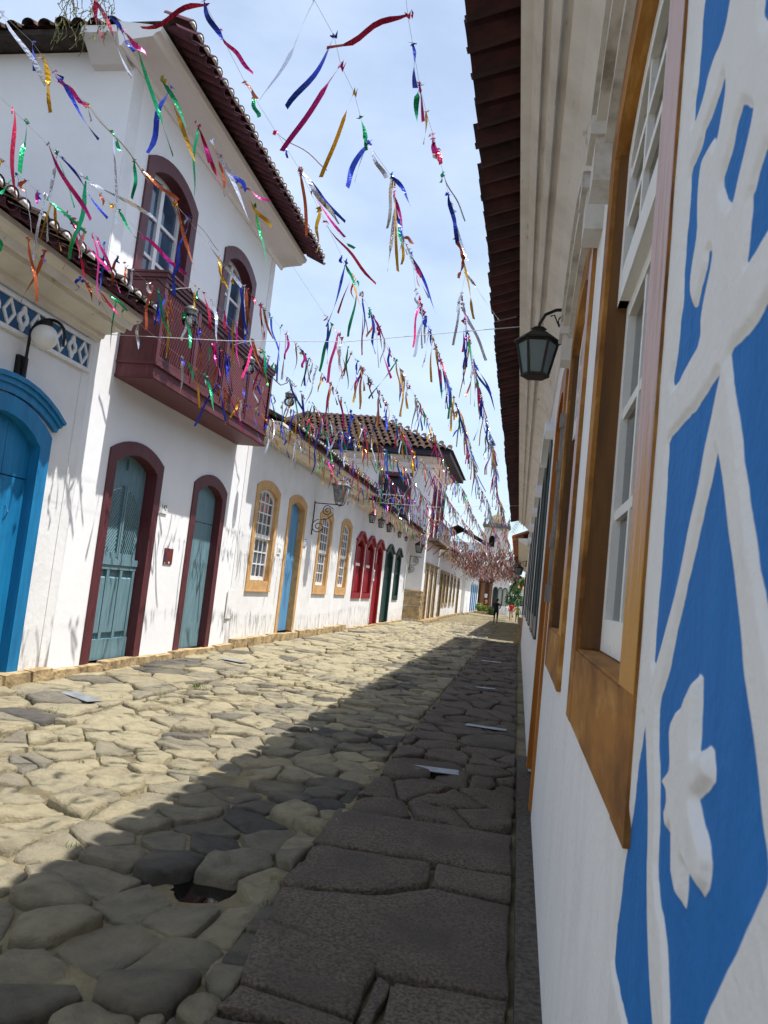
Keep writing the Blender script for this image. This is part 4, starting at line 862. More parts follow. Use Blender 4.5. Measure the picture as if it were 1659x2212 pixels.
# ------------------------------------------------------------------ end of the street
Fe = TF(91); he = thing('brick_shop', (-3.7, 91, 0), 'small brick fronted shop with plants at the far street end', 'shop'); mb = MB()
mb.box((-8, 91.12, -.2), (-3.0, 97, 3.9)); part('wall', mb, mat('shop_brown', lin(90, 70, 58), .9), he)  # one even dark brown over the whole shop wall
bme = MB(); bme.prism([(-.11, -.035), (.11, -.035), (.11, .035), (-.11, .035)], 0, .1, lambda s, z, d: (s, -d, z), 0, .006); bmesh_ = bme.mesh('brick', BRICK); random.seed(61)
for r_ in range(34):
    for (xa, xb) in ((-4.55, -4.0), (-3.5, -3.02)):
        x = xa+.12+(.12 if r_ % 2 else 0)
        while x < xb: inst('brick', bmesh_, he, (x, 91.1, .05+r_*.1), (0, 0, random.uniform(-.02, .02)), (1, random.uniform(.9, 1.3), 1.2)); x += .24
mb = MB(); mb.bx(Fe, -4.7, -3.0, 3.55, 3.8, -.1, .5); part('eave', mb, BROWN, he)
rf = MB(); wave_roof(rf, Fe, -8.5, -2.9, .6, 3.85, 3.5, R(24), .34, .06); part('roof', rf, TILE_R, he)
for i, (x, z, w_, hh, m) in enumerate(((-3.8, 1.9, .3, .5, WHITE_P), (-3.7, 1.2, .26, .5, OCHRE), (-3.62, .8, .25, .5, RED))):
    b = MB(); b.prism([(x-w_/2, z-hh/2), (x+w_/2, z-hh/2), (x+w_/2+.04, z+hh/2-.08), (x+w_/4, z+hh/2), (x-w_/4, z+hh/2), (x-w_/2-.04, z+hh/2-.08)], .05, .12, Fe, 0, .01); solo('hanging_garment', b, m, ('white', 'ochre', 'red')[i]+' garment hanging in the opening of the brick shop', 'garment', 'garments in the brick shop')
hw = thing('townhouse', (-2.2, 90.6, 0), 'small far white house with three dark pointed windows facing the street', 'house'); mb = MB(); Fw = TF(90.6)
pw_ = [(-2.98, -2.52, .1), (-2.42, -1.96, .9), (-1.86, -1.40, .9)]
facade(mb, Fw, -3.12, -1.2, -.2, 4.0, [(arch(a, b, 2.7, 2.98, 7, 'round'), zb) for a, b, zb in pw_]); mb.add([(-1.2, 90.6, -.2), (-1.2, 98, -.2), (-1.2, 98, 4), (-1.2, 90.6, 4)], [(0, 1, 2, 3)]); mb.add([(-3.12, 90.6, -.2), (-3.12, 98, -.2), (-3.12, 98, 4), (-3.12, 90.6, 4)], [(0, 1, 2, 3)]); part('wall', mb, W_WALL, hw)
for a, b, zb in pw_:
    B = arch(a+.02, b-.02, 2.68, 2.96, 7, 'round'); f = MB(); f.band(U(arch(a-.06, b+.06, 2.72, 3.06, 7, 'round'), zb), U(B, zb), -.1, .04, Fw); fr = part('window', f, GREYGREEN, hw); d = MB(); d.prism([(a, zb), (b, zb)]+B[::-1], -.2, -.15, Fw); part('pane', d, GLASS_D if zb < .5 else CURTAIN, fr)
mb = MB(); mb.profile([(0, 3.85), (.1, 3.9), (.4, 4.0), (.4, 4.1), (-.05, 4.15)], -3.2, -1.1, Fw); part('cornice', mb, W_SIDE, hw)
rf = MB(); wave_roof(rf, Fw, -3.3, -1.0, .6, 4.12, 3.5, R(24), .34, .06); part('roof', rf, TILE_R, hw)
hq = thing('townhouse', (1.2, 104, 0), 'far white house with terracotta roof and one small window beyond the bush', 'house'); mb = MB(); mb.box((-.3, 104, -.2), (6, 110, 3.4)); part('wall', mb, W_WALL, hq)
d = MB(); Fq = TF(104); d.band(U(arch(.18, .72, 2.1, 2.35, 7), 1.0), U(arch(.26, .64, 2.05, 2.25, 7), 1.08), 0, .06, Fq); w_ = part('window', d, GREYGREEN, hq); d = MB(); d.bx(Fq, .25, .65, 1.05, 2.1, .002, .02); part('pane', d, GLASS_D, w_)
rf = MB(); wave_roof(rf, Fq, -.7, 6.3, .7, 3.4, 3.7, R(24), .34, .06); part('roof', rf, TILE_T, hq)
# church tower far behind
ch = thing('church_tower', (-4.3, 121, 0), 'weathered white church tower with small dome behind the far roofs', 'church tower'); mb = MB(); Fc = TF(119.5)
facade(mb, Fc, -6.2, -2.5, 0, 12.8, [(arch(-5.35, -4.45, 10.9, 11.4, 9, 'round'), 9.6)], .6); mb.add([(-6.2, 119.5, 0), (-6.2, 123, 0), (-6.2, 123, 12.8), (-6.2, 119.5, 12.8)], [(0, 1, 2, 3)]); mb.add([(-2.5, 119.5, 0), (-2.5, 123, 0), (-2.5, 123, 12.8), (-2.5, 119.5, 12.8)], [(0, 1, 2, 3)]); part('shaft', mb, mat('stained_white', lin(206, 202, 192), .9, col2=lin(130, 128, 120), scale=1.2, lo=.5, hi=.7), ch)
b = MB(); b.bx(Fc, -5.4, -4.4, 9.5, 11.5, -.7, -.62); part('belfry_dark', b, BLACK, ch)
b = MB(); b.box((-6.5, 119.2, 12.8), (-2.2, 123.3, 13.1)); b.box((-6.35, 119.35, 12.6), (-2.35, 123.15, 12.8)); part('cornice', b, mat('grey_stone', lin(110, 108, 104), .9), ch)
b = MB(); b.lathe([(1.5, 0), (1.48, .3), (1.3, .9), (.9, 1.45), (.35, 1.8), (.1, 1.95), (.1, 2.2)], (-4.35, 121.2, 13.1), 12); part('dome', b, mat('dome_plaster', lin(140, 128, 106), .9, col2=lin(100, 92, 78), scale=2), ch, True)
for x in (-6.2, -2.5):
    b = MB(); b.lathe([(.2, 0), (.22, .3), (.1, .4), (.16, .7), (.04, 1.0), (.02, 1.3)], (x, 119.6, 13.1), 6); part('pinnacle', b, mat('grey_stone', lin(110, 108, 104), .9), ch)
sideh = thing('townhouse', (-7, 100, 0), 'far two storey house with tiled roof half hidden behind streamers', 'house'); mb = MB(); mb.box((-12, 100, -.2), (-5.2, 108, 8.6)); part('wall', mb, W_WALL, sideh)
rf = MB(); wave_roof(rf, TL(-5.2), 99.4, 108.5, .8, 8.6, 4.2, R(26), .4, .07); part('roof', rf, TILE_DK, sideh)
d = MB(); Fs = TF(100); d.bx(Fs, -6.6, -5.9, 5.4, 7.0, .002, .05); w_ = part('window', d, GREYGREEN, sideh)

# ------------------------------------------------------------------ right row
TRt = TR(XR+.012)
RE = [(0, 4.28), (.02, 4.28), (.03, 4.36), (.07, 4.46), (.14, 4.54), (.22, 4.59), (.225, 4.64), (.27, 4.65), (.28, 4.61), (.31, 4.62), (.33, 4.70), (.37, 4.71), (.375, 4.68), (.40, 4.69), (.43, 4.77), (.50, 4.78), (.50, 4.86), (-.1, 4.92)]
def jamb_mat():
    m = mat('worn_jamb', lin(198, 176, 176), .65, col2=lin(160, 122, 106), scale=6, lo=.5, hi=.72, stretch=(10, 10, .5), bump=.2, bscale=40); t = m.node_tree; n = t.nodes; l = t.links; b = n['Principled BSDF']
    src = b.inputs['Base Color'].links[0].from_socket; g_ = n.new('ShaderNodeNewGeometry'); sx = n.new('ShaderNodeSeparateXYZ'); l.new(g_.outputs['Position'], sx.inputs[0])
    z = n.new('ShaderNodeTexNoise'); z.inputs['Scale'].default_value = 9; z.inputs['Detail'].default_value = 6; mp_ = n.new('ShaderNodeMapping'); mp_.inputs['Scale'].default_value = (6, 6, .5); l.new(g_.outputs['Position'], mp_.inputs['Vector']); l.new(mp_.outputs['Vector'], z.inputs['Vector'])
    ad = n.new('ShaderNodeMath'); ad.operation = 'MULTIPLY_ADD'; ad.inputs[1].default_value = .9; l.new(z.outputs['Fac'], ad.inputs[0]); l.new(sx.outputs['Z'], ad.inputs[2])
    mr = n.new('ShaderNodeMapRange'); mr.inputs['From Min'].default_value = 2.42; mr.inputs['From Max'].default_value = 2.1; l.new(ad.outputs[0], mr.inputs['Value'])
    x = n.new('ShaderNodeMix'); x.data_type = 'RGBA'; l.new(mr.outputs['Result'], x.inputs['Factor']); l.new(src, x.inputs['A']); x.inputs['B'].default_value = lin(190, 140, 66); l.new(x.outputs['Result'], b.inputs['Base Color'])
    return m
JAMB = jamb_mat()
r1 = house('townhouse', TRt, XR, -14, 8.7, 'near right house with ochre window frames and blue relief mural')
RW = ((1.42, 3.02), (3.76, 5.42)); RD = (6.02, 7.72)
mb = MB(); facade(mb, TRt, -14, 8.7, -.2, 4.6, [(opening(a+.04, b-.04, 3.42, 3.6), 1.24) for a, b in RW]+[(opening(RD[0]+.04, RD[1]-.04, 3.42, 3.6), -.2)]); shell(mb, TRt, -14, 8.69, -.2, 4.6, 7, 6.5); part('wall', mb, W_RIGHT, r1)  # wall carried on unseen behind the camera, added to shade the near paving
for i, (a, b) in enumerate(RW):
    win, A, B = surround(r1, 'window', TRt, a, b, 1.2, 3.45, 3.66, .19, OCHRE_R, .020, .16, 'seg', .25, None, False)
    sl_ = MB(); sl_.bx(TRt, a+.17, b-.17, 1.44, 1.458, -.16, .010); part('sill', sl_, OCHRE_R, win)
    sash_window(win, TRt, B, 1.462, 2.74, 3, 3, 3, -.085, SASH, .035, .085, GLASS_D, .035)
    js = MB(); js.bx(TRt, a-.002, a+.191, 1.46, 3.4, .0202, .0222); part('worn_jamb', js, JAMB, win)
    js = MB(); js.bx(TRt, b-.205, b-.192, 1.462, 3.36, -.15, .004); part('jamb_lining', js, mat('brown_lining', lin(104, 68, 26), .6, col2=lin(78, 50, 20), scale=5, stretch=(4, 4, .4)), win)
    hd = MB()
    for o1, o2, dd in ((.03, .11, .05), (.11, .2, .09), (.2, .25, .11)):
        P = arch(a-.04-o1, b+.04+o1, 3.5+o1*.5, 3.68+o1, 13); Q = arch(a-.04-o2, b+.04+o2, 3.5+o2*.5, 3.68+o2, 13); hd.band(Q, P, 0, dd, TRt)
    for e in (a-.26, b+.06): hd.bx(TRt, e, e+.2, 3.36, 3.56, 0, .085); hd.bx(TRt, e-.02, e+.22, 3.55, 3.63, 0, .11)
    part('hood_mould', hd, mat('stained_plaster', lin(206, 202, 196), .9, col2=lin(150, 144, 134), scale=5, lo=.5, hi=.72, bump=.4, bscale=24), r1)
sr, A, B = surround(r1, 'door_frame', TRt, *RD, .06, 3.45, 3.66, .2, OCHRE_D, .02, .2)
db = door_back(r1, TRt, B, .06, -.14, OCHRE_D); s0, s1 = B[0][0], B[-1][0]; planks(db, TRt, B, .06, -.12, [s0, (s0+s1)/2, s1], OCHRE_D)
sh = MB(); sh.prism([(5.46, 1.62), (5.51, 1.62), (5.51, 2.95), (5.46, 2.95)], .014, .045, TRt, 0, .004)
for z0, z1 in ((1.62, 1.74), (2.0, 2.1), (2.55, 2.62), (2.86, 2.96)): sh.bx(TRt, 5.45, 5.52, z0, z1, .014, .055)
solo('folded_shutter', sh, mat('weathered_wood', lin(150, 148, 146), .8, col2=lin(110, 108, 106), scale=9, stretch=(4, 4, .6), bump=.3), 'weathered grey shutter folded back between right window and orange door', 'shutter')
cornice(r1, TRt, -14, 8.7, RE, mat('right_cornice', lin(226, 222, 218), .85, col2=lin(204, 198, 192), scale=2.2, lo=.42, hi=.72, bump=.15, bscale=18, col3=lin(150, 146, 138), scale3=7, lo3=.64, hi3=.76, stretch3=(3, .4, 1)))
rf = MB(); wave_roof(rf, TRt, -14, 8.7, .55, 4.97, 4.1, R(24), .245); roof = part('roof', rf, TILE_DK, r1)
TR_big = (tile_mesh('cover_right', TILE_R, True, False, .46, .112), tile_mesh('channel_right', TILE_R, False, False, .46, .118))
random.seed(71); tile_row(roof, *TR_big, -1.0, 8.7, -.55, 4.885, -1, R(16), .245, .014, 1, .34, -.02)
r2 = house('townhouse', TRt, XR, 8.7, 31.2, 'long right house with grey shuttered frames beyond the orange door')
w2 = ((8.95, 10.5), (10.85, 12.4), (14.0, 15.5), (17.2, 18.7), (21, 22.5), (25, 26.5)); mb = MB()
facade(mb, TRt, 8.71, 31.2, -.2, 4.6, [(opening(a+.04, b-.04, 3.42, 3.6), 1.24) for a, b in w2]); shell(mb, TRt, 8.71, 31.2, -.2, 4.6, 7, 6.5); part('wall', mb, W_RIGHT, r2)
for a, b in w2:
    win, A, B = surround(r2, 'window', TRt, a, b, 1.2, 3.45, 3.66, .16, GREYGREEN, .02, .2, 'seg', .24)
    d = MB(); d.prism([(B[0][0], 1.44), (B[-1][0], 1.44)]+B[::-1], -.16, -.12, TRt); part('shutter', d, GREYGREEN, win)
    hd = MB(); P = arch(a-.06, b+.06, 3.5, 3.7, 13); Q = arch(a-.16, b+.16, 3.58, 3.86, 13); hd.band(Q, P, 0, .1, TRt); part('hood_mould', hd, W_RIGHT, r2)
cornice(r2, TRt, 8.7, 31.2, RE, MATS['right_cornice'])
rf = MB(); wave_roof(rf, TRt, 8.7, 31.2, .55, 4.97, 4.1, R(24), .245); roof = part('roof', rf, TILE_DK, r2)
random.seed(72); tile_row(roof, *TR_big, 8.72, 31.3, -.55, 4.885, -1, R(16), .245, .014, 1, .34, -.02)
mb = MB(); mb.box((.04, 31.0, -.15), (.26, 31.5, 1.0)); mb.box((-.06, 30.95, -.15), (.27, 31.55, .35)); part('corner_stone', mb, STONE_Q, r2)
r3 = house('townhouse', TRt, .3, 32.6, 60, 'far right house past the alley with projecting tile eave'); T3 = TR(.32); mb = MB()
facade(mb, T3, 32.6, 60, -.2, 4.2, [(opening(a, a+1.4, 3.0, 3.2), .9) for a in (36, 40, 45, 50)]); shell(mb, T3, 32.6, 60, -.2, 4.2, 7, 6); part('wall', mb, W_WALL, r3)
for a in (36, 40, 45, 50):
    f, A, B = surround(r3, 'window', T3, a-.04, a+1.44, .88, 3.02, 3.24, .16, GREYGREEN, .04, .2, 'seg', .2); d = MB(); d.prism([(B[0][0], 1.05), (B[-1][0], 1.05)]+B[::-1], -.16, -.12, T3); part('shutter', d, GREYGREEN, f)
cornice(r3, T3, 32.6, 60, [(0, 3.9), (.05, 3.92), (.5, 4.1), (.55, 4.18), (.55, 4.25), (-.1, 4.3)]); rf = MB(); wave_roof(rf, T3, 32.5, 60, .8, 4.3, 4, R(24), .26); roof = part('roof', rf, TILE_T, r3)
random.seed(73); tile_row(roof, *TC['t'], 32.5, 45, -.5, 4.26, -1, R(18), .26)

# ------------------------------------------------------------------ relief mural on the near wall: blue ground sunk between white stems and a flower
MURAL={
 'b1':[(1.279,2.708),(1.277,2.657),(1.285,2.639),(1.285,2.581),(1.281,2.546),(1.284,2.499),(1.296,2.483),(1.29,2.438),(1.247,2.436),(1.206,2.444),(1.192,2.46),(1.146,2.466),(1.105,2.457),(1.082,2.462),(1.068,2.482),(1.051,2.509)],
 'b2':[(1.084,2.378),(1.109,2.369),(1.149,2.362),(1.196,2.365),(1.199,2.355),(1.227,2.349),(1.288,2.353),(1.279,2.302),(1.287,2.252),(1.29,2.206),(1.284,2.157),(1.278,2.117),(1.291,2.091),(1.291,2.061),(1.301,2.026),(1.322,2.0),(1.313,1.985),(1.257,1.981),(1.213,1.991),(1.154,1.996),(1.115,2.0),(1.124,2.022),(1.117,2.046),(1.098,2.071),(1.076,2.094),(1.081,2.113),(1.108,2.127),(1.108,2.108),(1.13,2.091),(1.148,2.076),(1.159,2.064),(1.179,2.069),(1.214,2.094),(1.223,2.124),(1.214,2.156),(1.193,2.19),(1.203,2.224),(1.209,2.264),(1.203,2.307),(1.184,2.322),(1.142,2.313),(1.115,2.304),(1.097,2.283),(1.085,2.294),(1.071,2.315),(1.063,2.333),(1.074,2.361)],
 'b3':[(0.963,2.253),(0.907,2.207),(0.915,2.194),(0.936,2.173),(0.958,2.152),(0.971,2.135),(0.987,2.133),(1.022,2.162),(1.049,2.197),(1.026,2.21),(1.003,2.22),(0.986,2.24),(0.967,2.246)],
 'b4':[(0.844,2.122),(0.787,2.063),(0.78,2.02),(0.813,2.018),(0.843,2.016),(0.868,2.013),(0.9,2.012),(0.894,2.028),(0.892,2.048),(0.891,2.064),(0.889,2.078),(0.894,2.092),(0.884,2.095),(0.873,2.108),(0.858,2.115)],
 'b5':[(0.892,2.336),(0.894,2.319),(0.877,2.298),(0.862,2.288),(0.822,2.267),(0.826,2.291),(0.892,2.347)],
 'b6':[(0.766,1.935),(0.797,1.93),(0.82,1.927),(0.849,1.921),(0.883,1.921),(0.947,1.926),(0.934,1.898),(0.911,1.864),(0.881,1.819),(0.864,1.787),(0.84,1.742),(0.809,1.695),(0.78,1.654),(0.749,1.612),(0.735,1.59),(0.698,1.555),(0.647,1.56),(0.692,1.871)],
 'b7':[(0.983,1.914),(1.002,1.888),(1.023,1.856),(1.044,1.831),(1.066,1.784),(1.106,1.737),(1.132,1.689),(1.175,1.632),(1.233,1.575),(1.306,1.511),(1.311,1.602),(1.307,1.664),(1.307,1.737),(1.309,1.801),(1.311,1.865),(1.316,1.893),(1.21,1.898),(1.107,1.897),(1.057,1.903)],
 'b8':[(0.98,1.81),(0.948,1.773),(0.921,1.732),(0.898,1.694),(0.876,1.664),(0.846,1.617),(0.825,1.585),(0.812,1.554),(0.784,1.519),(0.764,1.494),(0.744,1.463),(0.729,1.433),(0.707,1.407),(0.707,1.396),(0.722,1.376),(0.752,1.344),(0.78,1.311),(0.811,1.278),(0.838,1.245),(0.873,1.206),(0.919,1.143),(1.015,1.09),(1.029,1.116),(1.046,1.147),(1.07,1.183),(1.101,1.208),(1.134,1.217),(1.165,1.248),(1.173,1.299),(1.196,1.371),(1.229,1.421),(1.237,1.474),(1.182,1.52),(1.159,1.56),(1.136,1.597),(1.111,1.623),(1.089,1.657),(1.061,1.69),(1.036,1.73),(1.01,1.759),(0.987,1.794)],
 'b9':[(1.352,1.441),(1.357,1.405),(1.387,1.342),(1.395,1.288),(1.431,1.212),(1.455,1.165),(1.47,1.098),(1.494,1.029),(1.492,0.978),(1.428,0.976),(1.354,0.97),(1.217,0.969),(1.09,1.04),(1.121,1.069),(1.139,1.083),(1.174,1.118),(1.205,1.158),(1.231,1.215),(1.248,1.278),(1.271,1.331),(1.319,1.394)],
 'fl':[(0.998,1.537),(1.035,1.513),(1.055,1.493),(1.076,1.491),(1.109,1.469),(1.114,1.445),(1.095,1.411),(1.136,1.39),(1.156,1.373),(1.127,1.365),(1.104,1.362),(1.12,1.346),(1.098,1.317),(1.073,1.322),(1.061,1.33),(1.044,1.283),(1.009,1.264),(0.987,1.265),(0.983,1.291),(0.985,1.312),(0.946,1.307),(0.908,1.307),(0.891,1.323),(0.885,1.35),(0.896,1.366),(0.928,1.378),(0.957,1.397),(0.911,1.42),(0.893,1.431),(0.896,1.445),(0.908,1.463),(0.926,1.464),(0.968,1.45),(0.975,1.502),(0.977,1.535)],
}
NEAR=[(1,(-0.95,4.46,5.05),(-0.92,4.6,4.86),'b'),
 (1,(-0.98,4.83,5.05),(-0.95,4.96,4.86),'m'),
 (1,(-0.92,4.86,5.05),(-0.94,4.98,4.87),'g'),
 (1,(-0.97,5.14,5.05),(-0.98,5.25,4.87),'o'),
 (1,(-0.95,5.42,5.05),(-0.89,5.53,4.88),'r'),
 (1,(-0.92,5.99,5.05),(-0.73,6.16,4.75),'s'),
 (1,(-0.91,6.3,5.05),(-0.82,6.47,4.71),'b'),
 (1,(-0.91,7.12,5.05),(-0.83,7.21,4.88),'c'),
 (1,(-0.87,7.58,5.05),(-0.91,7.65,4.88),'c'),
 (1,(-0.87,7.92,5.05),(-0.49,8.11,4.62),'s'),
 (2,(-1.47,5.21,5.05),(-1.44,5.33,4.87),'g'),
 (2,(-1.48,5.54,5.05),(-1.33,5.68,4.86),'s'),
 (2,(-1.4,6.04,5.05),(-1.44,6.21,4.7),'s'),
 (2,(-1.37,6.01,5.05),(-1.21,6.14,4.86),'b'),
 (2,(-1.4,6.31,5.05),(-1.31,6.49,4.71),'m'),
 (2,(-1.47,7.15,5.05),(-1.49,7.24,4.83),'o'),
 (2,(-1.44,7.14,5.05),(-1.28,6.97,4.92),'c'),
 (2,(-1.39,7.29,5.05),(-1.14,7.51,4.61),'s'),
 (2,(-1.41,7.56,5.05),(-1.14,7.79,4.55),'b'),
 (3,(-1.47,4.37,5.05),(-1.77,4.51,4.67),'b'),
 (3,(-0.97,4.21,5.05),(-1.43,4.22,4.83),'r'),
 (3,(-1.49,4.64,5.05),(-1.88,4.8,4.55),'m'),
 (3,(-1.46,4.92,5.05),(-1.69,5.13,4.55),'o'),
 (3,(-2.19,5.38,5.05),(-1.82,5.6,4.87),'p'),
 (3,(-2.18,5.98,5.05),(-1.83,6.23,4.76),'b'),
 (3,(-2.15,5.94,5.05),(-1.84,6.2,4.73),'s'),
 (3,(-2.16,6.32,5.05),(-1.87,6.54,4.77),'m'),
 (3,(-2.27,6.94,5.05),(-2.03,7.08,4.89),'g'),
 (3,(-2.16,6.89,5.05),(-1.69,7.18,4.6),'r'),
 (4,(-1.52,4.07,5.05),(-1.86,4.26,4.56),'s'),
 (4,(-1.81,4.06,5.05),(-2.18,4.0,4.88),'r'),
 (4,(-2.23,4.81,5.05),(-2.12,4.79,4.92),'c'),
 (4,(-2.19,4.96,5.05),(-2.14,4.99,4.92),'g'),
 (4,(-2.85,4.77,5.05),(-2.72,5.0,4.79),'g'),
 (4,(-2.84,4.78,5.05),(-2.69,5.1,4.65),'o'),
 (4,(-2.81,5.29,5.05),(-2.65,5.59,4.64),'r'),
 (4,(-2.8,5.57,5.05),(-2.54,5.93,4.56),'s'),
 (4,(-2.8,5.95,5.05),(-2.67,6.04,4.92),'b'),
 (4,(-2.78,6.22,5.05),(-2.51,6.21,4.92),'m'),
 (4,(-2.77,6.46,5.05),(-2.6,6.62,4.88),'o'),
 (5,(-3.65,4.09,5.05),(-3.51,4.4,4.78),'s'),
 (5,(-3.79,4.72,5.05),(-3.61,5.02,4.78),'b'),
 (5,(-3.6,5.02,5.05),(-3.25,5.44,4.67),'o'),
 (5,(-3.65,4.67,5.05),(-3.5,4.86,4.93),'m'),
 (5,(-3.6,5.38,5.05),(-3.53,5.42,4.92),'g'),
 (5,(-3.62,5.96,5.05),(-3.37,6.17,4.91),'c'),
 (5,(-3.58,6.53,5.05),(-3.23,6.83,4.74),'o'),
 (5,(-3.43,7.35,5.05),(-3.12,7.6,4.73),'s'),
 (5,(-2.93,4.0,5.05),(-2.81,4.3,4.75),'s'),
 (5,(-2.86,4.16,5.05),(-2.76,4.29,4.92),'b'),
 (5,(-2.89,4.28,5.05),(-2.74,4.34,4.93),'m'),
 (5,(-3.04,4.0,5.05),(-3.02,4.13,4.9),'r'),
 (5,(-2.43,4.03,5.05),(-2.35,4.17,4.92),'b'),
 (5,(-2.43,4.3,5.05),(-2.26,4.49,4.91),'m'),
 (6,(-4.3,5.57,5.05),(-4.07,5.95,4.6),'m'),
 (6,(-4.31,5.78,5.05),(-4.05,6.13,4.7),'b'),
 (6,(-4.29,6.08,5.05),(-3.79,6.47,4.87),'s'),
 (6,(-4.93,6.47,5.05),(-4.67,6.75,4.86),'g'),
 (6,(-4.94,6.8,5.05),(-4.62,7.17,4.65),'m'),
 (6,(-4.27,6.68,5.05),(-4.12,6.87,4.85),'g'),
 (6,(-4.28,7.23,5.05),(-3.9,7.53,4.78),'m'),
 (6,(-3.61,4.35,5.05),(-3.63,4.44,4.91),'b'),
 (7,(-3.7,4.51,4.55),(-3.71,4.67,4.26),'o'),
 (7,(-5.14,7.27,4.55),(-4.89,7.57,4.15),'b'),
 (7,(-5.09,7.52,4.55),(-4.91,7.71,4.33),'p'),
 (7,(-4.93,7.44,4.55),(-4.82,7.56,4.42),'o'),
 (7,(-4.62,7.29,4.55),(-4.57,7.4,4.36),'c'),
 (7,(-4.85,7.7,4.55),(-4.68,7.78,4.42),'g'),
 (7,(-5.23,8.63,4.55),(-5.21,8.73,4.25),'s')]
def seg_dist(PX, PY, poly):
    d2 = np.full(PX.shape, 9.0); ins = np.zeros(PX.shape, bool)
    for (x0, y0), (x1, y1) in zip(poly, poly[1:]+poly[:1]):
        ex, ey = x1-x0, y1-y0; t = np.clip(((PX-x0)*ex+(PY-y0)*ey)/(ex*ex+ey*ey+1e-12), 0, 1)
        d2 = np.minimum(d2, (PX-x0-t*ex)**2+(PY-y0-t*ey)**2)
        c = ((y0 > PY) != (y1 > PY)); xi = x0+(PY-y0)*ex/(ey if abs(ey) > 1e-9 else 1e-9); ins ^= c & (PX < xi)
    return np.sqrt(d2), ins
def smooth_poly(p):
    q = []
    for a, b in zip(p, p[1:]+p[:1]): q += [(a[0]*.8+b[0]*.2, a[1]*.8+b[1]*.2), (a[0]*.2+b[0]*.8, a[1]*.2+b[1]*.8)]
    return q
ys = np.arange(.5, 1.5901, .0036); zs = np.arange(.72, 2.96, .0036); PY, PZ = np.meshgrid(ys, zs)
dist = np.full(PY.shape, 9.0); blue = np.zeros(PY.shape, bool)
for k, p in MURAL.items():
    if k == 'fl': continue
    d_, i_ = seg_dist(PY, PZ, smooth_poly(p)); dist = np.minimum(dist, d_); blue |= i_
fd, fi_ = seg_dist(PY, PZ, MURAL['fl']); blue &= ~fi_; dist = np.minimum(dist, np.where(fi_ | blue, fd, 9))
sgn = np.where(blue, -dist, dist)
edge = np.minimum(np.minimum(PY-.5, 1.59-PY), np.minimum(PZ-.72, 2.95-PZ)); bl = np.clip(edge/.1, 0, 1); bl = bl*bl*(3-2*bl)
und = np.array([[noise.noise(Vector((y*9, z*9, 0))) for y in ys[::4]] for z in zs[::4]]); und = np.kron(und, np.ones((4, 4)))[:PY.shape[0], :PY.shape[1]]
kern = lambda a: (a+np.roll(a, 1, 0)+np.roll(a, -1, 0)+np.roll(a, 1, 1)+np.roll(a, -1, 1))/5
for _ in range(12): und = kern(und)
rise = np.clip((sgn+.003)/.02, 0, 1); rise = rise*rise*(3-2*rise)
hgt = .0075+.0065*rise+.0010*und
fr_ = np.clip(np.where(fi_, fd, 0)/.016, 0, 1); hgt += .006*(fr_*fr_*(3-2*fr_))
hgt = hgt*bl-.003*(1-bl)
mm = MB(); nr, nc = PY.shape
mm.v = [(XR+.012-float(h), float(y), float(z)) for y, z, h in zip(PY.ravel(), PZ.ravel(), hgt.ravel())]
mm.f = [(j*nc+i, j*nc+i+1, (j+1)*nc+i+1, (j+1)*nc+i) for j in range(nr-1) for i in range(nc-1)]; mm.m = [0]*len(mm.f); mm.a = [float(v) for v in sgn.ravel()]
